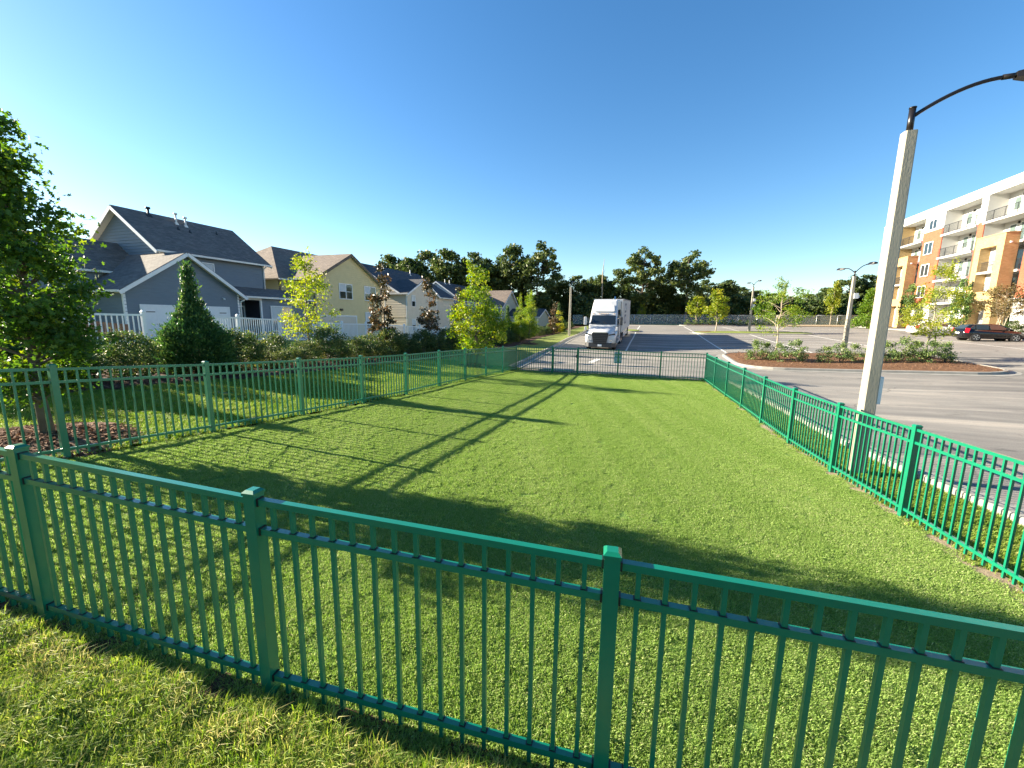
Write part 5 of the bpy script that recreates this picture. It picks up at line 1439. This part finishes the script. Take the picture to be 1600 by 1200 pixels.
for k in (-.91, -.9, -.5, 0, .5, .9, .91):
    rows.append([cabpt(k, 1.80, 2.0, 1.14, .025), cabpt(k, 2.38, 2.74, 1.07, .025)])
mb.loft(rows, smooth=True, closed=False); me = mb.mesh('windshield', MAT['windshield'])
if me.polygons[0].normal.y > 0: me.flip_normals()
ws = link('windshield', me, TR)
for s_ in (-.5, .35):
    mb = MB(); mb.beam(cabpt(s_, 1.80, 2.0, 1.14, .04), cabpt(s_ - .38, 1.95, 2.2, 1.1, .04), .02, .015); mb.build('wiper', MAT['black_plastic'], ws)
# raised rounded panel on the roof fairing
pl = []
for cx_, cy_, a0 in ((.62, .84, 0), (-.62, .84, 90), (-.66, .16, 180), (.66, .16, 270)):
    for i in range(5):
        a_ = R(a0 + 22.5 * i); pl.append((cx_ + .16 * math.cos(a_), cy_ + .15 * math.sin(a_)))
mb = MB()
fa, fb = Vector((0, 2.545, 3.02)), Vector((0, 2.985, 3.62)); nf = Vector((0, -.806, .592))
mb.prism([fa + (fb - fa) * v_ + Vector((u_ * (1.06 - .06 * v_), 0, 0)) + Vector((0, -.062, 0)) for u_, v_ in pl], nf * .045)
fp = mb.build('fairing_panel', W_, TR, bevel=.008)
for x in (-.86, -.36, -.18, 0, .18, .36, .86):
    mb = MB(); p = cabpt(x / 1.1, 2.44, 2.86, 1.1, .02); mb.box(p.x - .05, p.y - .03, p.z - .02, p.x + .05, p.y + .03, p.z + .02); mb.build('marker_light', MAT['amber'], TR)
for s_ in (1, -1):
    X1 = s_ * 1.205
    mb = MB(); mb.prism([(s_ * 1.175, 2.05, 1.98), (s_ * 1.185, 2.95, 1.98), (s_ * 1.135, 2.95, 2.68), (s_ * 1.12, 2.42, 2.68)], (s_ * .022, 0, 0)); mb.build('side_window', MAT['windshield'], TR)
    mb = MB(); mb.prism([(s_ * 1.20, 3.5, 2.7), (s_ * 1.205, 4.3, 2.7), (s_ * 1.16, 4.3, 3.2), (s_ * 1.15, 3.5, 3.2)], (s_ * .03, 0, 0)); mb.build('side_window', MAT['windshield'], TR)
    mb = MB(); mb.box(min(s_ * 1.19, s_ * 1.235), 1.92, .62, max(s_ * 1.19, s_ * 1.235), 1.935, 1.96); mb.box(min(s_ * 1.19, s_ * 1.235), 3.05, .62, max(s_ * 1.19, s_ * 1.235), 3.065, 2.7); mb.build('door_seam', MAT['truck_grey'], TR)
    mb = MB(); mb.box(min(s_ * 1.2, s_ * 1.25), 2.8, 1.55, max(s_ * 1.2, s_ * 1.25), 2.98, 1.6); mb.build('door_handle', MAT['black_plastic'], TR)
    # big mirror and hood mirror
    mb = MB(); mb.box(s_ * 1.47 - .12, 1.80, 1.95, s_ * 1.47 + .12, 1.92, 2.62); mr = mb.build('mirror', MAT['truck_grey'] if s_ > 0 else W_, TR, bevel=.03)
    mb = MB(); mb.tube([(s_ * 1.15, 1.95, 2.05), (s_ * 1.42, 1.88, 2.1)], .025, 6); mb.tube([(s_ * 1.13, 2.05, 2.5), (s_ * 1.42, 1.88, 2.5)], .025, 6); mb.build('mirror_arm', MAT['black_plastic'], mr)
    mb = MB(); mb.box(s_ * 1.26 - .09, .62, 1.58, s_ * 1.26 + .09, .70, 1.86); mr = mb.build('hood_mirror', W_, TR, bevel=.025)
    mb = MB(); mb.tube([(s_ * 1.0, .85, 1.45), (s_ * 1.22, .68, 1.62)], .02, 6); mb.build('mirror_arm', MAT['black_plastic'], mr)
    mb = MB(); mb.box(min(s_ * .80, s_ * 1.23), 2.1, .40, max(s_ * .80, s_ * 1.23), 5.1, .98); mb.build('side_fairing', W_, TR, bevel=.04)
    mb = MB(); mb.box(min(s_ * 1.2, s_ * 1.262), 2.25, .42, max(s_ * 1.2, s_ * 1.262), 2.85, .50); mb.box(min(s_ * 1.2, s_ * 1.262), 2.25, .74, max(s_ * 1.2, s_ * 1.262), 2.85, .82); mb.build('step', MAT['truck_grey'], TR)
    mb = MB(); mb.box(min(s_ * 1.16, s_ * 1.20), 5.1, 1.0, max(s_ * 1.16, s_ * 1.20), 5.55, 3.9); mb.build('cab_extender', MAT['truck_grey'], TR)
mb = MB(); mb.tube([(.62, 5.2, .9), (.62, 5.2, 4.35)], .06, 10); mb.build('exhaust_stack', MAT['chrome'], TR)
mb = MB(); mb.box(-.42, 1.9, .55, .42, 9.5, .92); mb.build('chassis', MAT['truck_grey'], TR)
FWH = wheel_meshes(.51, .30, .30, 'wheel_silver', hub=True)
DWH = wheel_meshes(.51, .62, .30, 'wheel_silver', hub=True)
for s_ in (1, -1):
    add_wheel(TR, FWH, s_ * 1.04, 1.36, .51, s_ < 0)
    for y in (6.0, 7.3): add_wheel(TR, DWH, s_ * .92, y, .51, s_ < 0)
    for y in (16.9, 18.2): add_wheel(TR, DWH, s_ * .93, y, .51, s_ < 0)
    mb = MB(); mb.box(s_ * .98 - .28, 7.9, .30, s_ * .98 + .28, 7.93, 1.0); mb.build('mudflap', MAT['rubber'], TR)
mb = MB(); mb.box(-1.29, 5.65, 1.16, 1.29, 19.8, 4.12); tr_ = mb.build('trailer', MAT['trailer_white'], TR, bevel=.02)
for s_ in (1, -1):
    for z0, z1 in ((1.10, 1.24), (4.02, 4.14)):
        mb = MB(); mb.box(min(s_ * 1.28, s_ * 1.312), 5.62, z0, max(s_ * 1.28, s_ * 1.312), 19.83, z1); mb.build('side_rail', MAT['galv_steel'] if z0 < 2 else W_, tr_)
    mb = MB()
    for i in range(23): mb.box(min(s_ * 1.289, s_ * 1.297), 6.2 + i * .6, 1.24, max(s_ * 1.289, s_ * 1.297), 6.215 + i * .6, 4.02)
    o = mb.build('panel_seams', MAT['galv_steel'], tr_); o['kind'] = 'stuff'
    mb = MB(); mb.prism([(s_ * 1.2, 9.2, .42), (s_ * 1.2, 16.0, .42), (s_ * 1.2, 16.0, 1.1), (s_ * 1.2, 9.2, 1.1)], (s_ * .03, 0, 0)); mb.build('side_skirt', W_, tr_)
    mb = MB(); mb.box(s_ * .8 - .06, 8.55, .15, s_ * .8 + .06, 8.67, 1.15); mb.box(s_ * .8 - .14, 8.5, .12, s_ * .8 + .14, 8.72, .16); mb.build('landing_leg', MAT['truck_grey'], tr_)
    for y0, z0, mm in ((9.0, 2.85, 'logo_navy'), (9.0, 1.75, 'logo_navy')):
        mb = MB(); X0 = s_ * 1.300; mb.prism([(X0, y0, z0), (X0, y0 + 2.6, z0), (X0, y0 + 2.6, z0 + .9), (X0, y0, z0 + .9)], (s_ * .004, 0, 0)); lg = mb.build('logo_panel', MAT[mm], tr_)
        mb = MB(); mb.prism([(X0 + s_ * .005, y0 + .5, z0 + .2), (X0 + s_ * .005, y0 + 1.6, z0 + .2), (X0 + s_ * .005, y0 + 1.9, z0 + .7), (X0 + s_ * .005, y0 + .8, z0 + .7)], (s_ * .003, 0, 0)); mb.build('logo_mark', MAT['sign_white'], lg)
mb = MB(); mb.box(-1.2, 19.7, .5, 1.2, 19.8, .62); mb.build('rear_guard', MAT['truck_grey'], tr_)

# ---------------------------------------------------------------- cars
CWH = wheel_meshes(.315, .21, .235, 'wheel_silver')
def car(p, rz, paint, label):
    root = empty('parked_car', p, rz, label, 'car', 'cars parked in front of the apartments')
    body = [(-2.10, .70, .40, .62, .80), (-2.02, .80, .30, .66, .97), (-1.75, .87, .22, .70, 1.02), (-1.2, .885, .20, .70, 1.0), (-.4, .89, .19, .68, .96), (.5, .89, .19, .66, .93), (1.0, .885, .19, .66, .91), (1.45, .87, .20, .64, .85), (1.85, .82, .21, .60, .75), (2.08, .70, .24, .52, .62), (2.14, .60, .30, .46, .54)]
    mb = MB()
    mb.loft([[(-w * .86, y, z0), (w * .86, y, z0), (w, y, z0 + .16), (w, y, zm), (w * .95, y, zt - .05), (w * .80, y, zt), (-w * .80, y, zt), (-w * .95, y, zt - .05), (-w, y, zm), (-w, y, z0 + .16)] for y, w, z0, zm, zt in body])
    me = mb.mesh('body', MAT[paint])
    if sum((q.center - Vector((0, 0, .6))).dot(q.normal) for q in me.polygons) < 0: me.flip_normals()
    bo = link('body', me, root)
    gh = [(-2.0, .66, .95, .62, 1.00), (-1.86, .74, .95, .60, 1.18), (-1.55, .79, .95, .60, 1.38), (-1.0, .82, .93, .60, 1.46), (-.3, .83, .92, .60, 1.475), (.25, .82, .9, .58, 1.43), (.75, .80, .88, .56, 1.22), (1.28, .76, .85, .60, .90)]
    mb = MB()
    mb.loft([[(-wb, y, zb), (wb, y, zb), (wt + (wb - wt) * .12, y, zt - .05), (wt * .8, y, zt), (-wt * .8, y, zt), (-wt - (wb - wt) * .12, y, zt - .05)] for y, wb, zb, wt, zt in gh])
    me = mb.mesh('roof', MAT[paint])
    if sum((q.center - Vector((0, 0, 1.1))).dot(q.normal) for q in me.polygons) < 0: me.flip_normals()
    link('roof', me, root)
    for s_ in (1, -1):
        for ya, yb, yt0, yt1, zt in ((-1.32, -.48, -1.28, -.50, 1.38), (-.40, .82, -.40, .22, 1.37)):
            mb = MB(); mb.prism([(s_ * .832, ya, .985), (s_ * .832, yb, .965), (s_ * .655, yt1, zt), (s_ * .655, yt0, zt)], (s_ * .012, 0, .003)); mb.build('side_window', MAT['car_glass'], root)
        mb = MB(); mb.prism([(s_ * .81, -1.78, 1.02), (s_ * .83, -1.40, 1.0), (s_ * .67, -1.36, 1.34), (s_ * .70, -1.52, 1.30)], (s_ * .014, 0, 0)); mb.build('side_window', MAT['car_glass'], root)
        mb = MB(); mb.prism([(s_ * .86, -1.80, .68), (s_ * .80, -2.06, .72), (s_ * .74, -1.99, 1.12), (s_ * .81, -1.70, 1.06)], (s_ * .045, -.03, 0)); mb.build('tail_light', MAT['tail_red'], root)
        mb = MB(); mb.prism([(s_ * .62, 2.02, .60), (s_ * .80, 1.80, .66), (s_ * .80, 1.62, .78), (s_ * .60, 1.9, .70)], (s_ * .03, .05, .01)); mb.build('headlight', MAT['lens_clear'], root)
        mb = MB(); mb.box(s_ * .97 - .09, .55, .97, s_ * .97 + .09, .68, 1.10); mb.build('wing_mirror', MAT[paint], root, bevel=.03)
        for y in (-.44, .70):
            mb = MB(); mb.box(min(s_ * .88, s_ * .893), y, .3, max(s_ * .88, s_ * .893), y + .008, .92); mb.build('door_seam', MAT['black_plastic'], root)
        for y in (-1.27, 1.30):
            mb = MB(); mb.tube([(s_ * .60, y, .315), (s_ * .893, y, .315)], .37, 22, smooth=False); mb.build('wheel_arch', MAT['rubber'], root)
            add_wheel(root, CWH, s_ * .80, y, .315, s_ < 0)
    mb = MB(); mb.prism([(-.60, -1.99, 1.02), (.60, -1.99, 1.02), (.50, -1.60, 1.36), (-.50, -1.60, 1.36)], (0, -.035, .02)); mb.build('rear_window', MAT['car_glass'], root)
    mb = MB(); mb.prism([(-.66, 1.26, .915), (.66, 1.26, .915), (.50, .40, 1.385), (-.50, .40, 1.385)], (0, .012, .022)); mb.build('windshield', MAT['car_glass'], root)
    mb = MB(); mb.box(-.26, -2.115, .62, .26, -2.10, .74); mb.build('number_plate', MAT['sign_white'], root)
    mb = MB(); mb.box(-.72, -2.12, .38, .72, -1.98, .60); mb.build('rear_bumper', MAT[paint], root, bevel=.04)
    return root
car(P3(47.0, 27.95), -SITE - math.pi / 2, 'car_black', 'glossy black hatchback parked side on in front of the apartment building')
car(P3(55.0, 28.4), -SITE - math.pi / 2, 'car_white', 'white car half hidden behind the yellow island tree')
# railing along the pavement at the right
rl = empty('hand_railing', P3(44.8, 32.2, .14), -SITE, 'black metal hand railing on the pavement right of the black car', 'railing')
mb = MB()
mb.box(-.02, -6, .95, .02, 1.2, .99); mb.box(-.02, -6, .12, .02, 1.2, .15)
for i in range(5): mb.box(-.025, -6 + i * 1.79, -.1, .025, -5.95 + i * 1.79, .95)
mb.build('rail_frame', MAT['rail_black'], rl)
mb = MB()
for i in range(60): mb.box(-.008, -5.9 + i * .118, .15, .008, -5.884 + i * .118, .95)
o = mb.build('balusters', MAT['rail_black'], rl); o['kind'] = 'stuff'
# ---------------------------------------------------------------- grass: blades scattered by geometry nodes
def patch_mesh(name, seed, size, n, h, hv, w, mat, bend=.5, dry=0.0, lay=(0, 0), mean=.42):
    rng = np.random.default_rng(seed)
    P = rng.uniform(-size / 2, size / 2, (n, 2))
    H = h * rng.uniform(1 - hv, 1 + hv, n); a = rng.uniform(0, 6.283, n); b = bend * rng.uniform(.2, 1.2, n)
    d = np.stack([np.cos(a), np.sin(a)], 1); sd_ = np.stack([-np.sin(a + .8), np.cos(a + .8)], 1)
    W = w * rng.uniform(.7, 1.3, n)
    lay = np.array(lay)
    V = np.zeros((n, 5, 3))
    mid = P + (d * b[:, None] + lay) * (H * .35)[:, None]; tip = P + (d * b[:, None] * 1.6 + lay * 2) * (H * .75)[:, None]
    V[:, 0, :2] = P - sd_ * W[:, None] / 2; V[:, 1, :2] = P + sd_ * W[:, None] / 2
    V[:, 2, :2] = mid + sd_ * W[:, None] * .42; V[:, 3, :2] = mid - sd_ * W[:, None] * .42; V[:, 4, :2] = tip
    V[:, 2, 2] = V[:, 3, 2] = H * .6; V[:, 4, 2] = H * (1 - .25 * b)
    me = bpy.data.meshes.new(name)
    base = (np.arange(n) * 5)[:, None]
    L = np.concatenate([np.array([0, 1, 2, 3])[None] + base, np.array([3, 2, 4])[None] + base], 1)
    lt = np.tile([4, 3], n)
    me.vertices.add(n * 5); me.vertices.foreach_set('co', V.astype(np.float32).ravel())
    me.loops.add(L.size); me.loops.foreach_set('vertex_index', L.astype(np.int32).ravel())
    me.polygons.add(len(lt)); me.polygons.foreach_set('loop_start', np.concatenate([[0], np.cumsum(lt)[:-1]]).astype(np.int32)); me.polygons.foreach_set('loop_total', lt.astype(np.int32))
    me.update(calc_edges=True)
    at = me.attributes.new('tint', 'FLOAT', 'FACE')
    t = np.clip(rng.normal(mean, .2, n), 0, .85); dr = rng.random(n) < dry; t[dr] = rng.uniform(.8, 1, dr.sum())
    at.data.foreach_set('value', np.repeat(t, 2).astype(np.float32))
    me.materials.append(MAT[mat])
    return me
def scatter(name, base_obj, patches, density, seed=1, dz=0.0):
    """an object of its own whose blades stand on a copy of the ground sheet"""
    o = link(name, base_obj.data)
    o['kind'] = 'stuff'
    ng = bpy.data.node_groups.new(name, 'GeometryNodeTree')
    ng.interface.new_socket('Geometry', in_out='INPUT', socket_type='NodeSocketGeometry')
    ng.interface.new_socket('Geometry', in_out='OUTPUT', socket_type='NodeSocketGeometry')
    gi = ng.nodes.new('NodeGroupInput'); go = ng.nodes.new('NodeGroupOutput')
    jn = ng.nodes.new('GeometryNodeJoinGeometry')
    for i, pm in enumerate(patches):
        src = bpy.data.objects.new(name + '_tuft', pm)
        oi = ng.nodes.new('GeometryNodeObjectInfo'); oi.inputs['Object'].default_value = src; oi.inputs['As Instance'].default_value = True
        dp = ng.nodes.new('GeometryNodeDistributePointsOnFaces'); dp.inputs['Density'].default_value = density / len(patches); dp.inputs['Seed'].default_value = seed * 17 + i
        ip = ng.nodes.new('GeometryNodeInstanceOnPoints')
        rv = ng.nodes.new('FunctionNodeRandomValue'); rv.data_type = 'FLOAT_VECTOR'
        rv.inputs[0].default_value = (-.06, -.06, 0); rv.inputs[1].default_value = (.06, .06, 6.283)
        rs = ng.nodes.new('FunctionNodeRandomValue'); rs.data_type = 'FLOAT'; rs.inputs[2].default_value = .8; rs.inputs[3].default_value = 1.2
        ng.links.new(gi.outputs[0], dp.inputs['Mesh']); ng.links.new(dp.outputs['Points'], ip.inputs['Points'])
        ng.links.new(oi.outputs['Geometry'], ip.inputs['Instance'])
        ng.links.new(rv.outputs[0], ip.inputs['Rotation']); ng.links.new(rs.outputs[1], ip.inputs['Scale'])
        ng.links.new(ip.outputs[0], jn.inputs[0])
    ng.links.new(jn.outputs[0], go.inputs[0])
    md = o.modifiers.new('blades', 'NODES'); md.node_group = ng
    return o
TP = [patch_mesh('turf_tuft', 201 + i, .26, 620, .017, .3, .0042, 'turf_blade', bend=.8, dry=.08) for i in range(3)]
scatter('artificial_grass', turf, TP, 80, 1)
LP_ = [patch_mesh('lawn_tuft', 211 + i, .26, 420, .048, .45, .0046, 'lawn_blade', bend=.95, dry=.03, mean=.56) for i in range(3)]
scatter('front_grass', lawn_front, LP_, 80, 2)
LP2 = [patch_mesh('lawn_tuft', 221 + i, .34, 320, .05, .4, .007, 'lawn_blade', bend=.9, dry=.05) for i in range(2)]
scatter('seam_grass', seam, TP, 30, 8)
scatter('side_grass', lawn_left, LP2, 30, 3)
scatter('strip_grass', strip_r, LP2, 30, 4)
# dry fringe of grass along the cut edge in front of the near fence
edge = sheet('lawn_edge', np.linspace(-.12, .01, 3), -8, 3.8, 40, 0.054, 'lawn_soil', skew=edge_s)
EP = [patch_mesh('edge_tuft', 231 + i, .12, 110, .065, .5, .0045, 'lawn_blade', bend=1.0, dry=.6) for i in range(2)]
scatter('edge_grass', edge, EP, 90, 5)
print('objects', len(bpy.data.objects), 'tris', sum(sum(len(p.vertices) - 2 for p in m.polygons) for m in bpy.data.meshes))
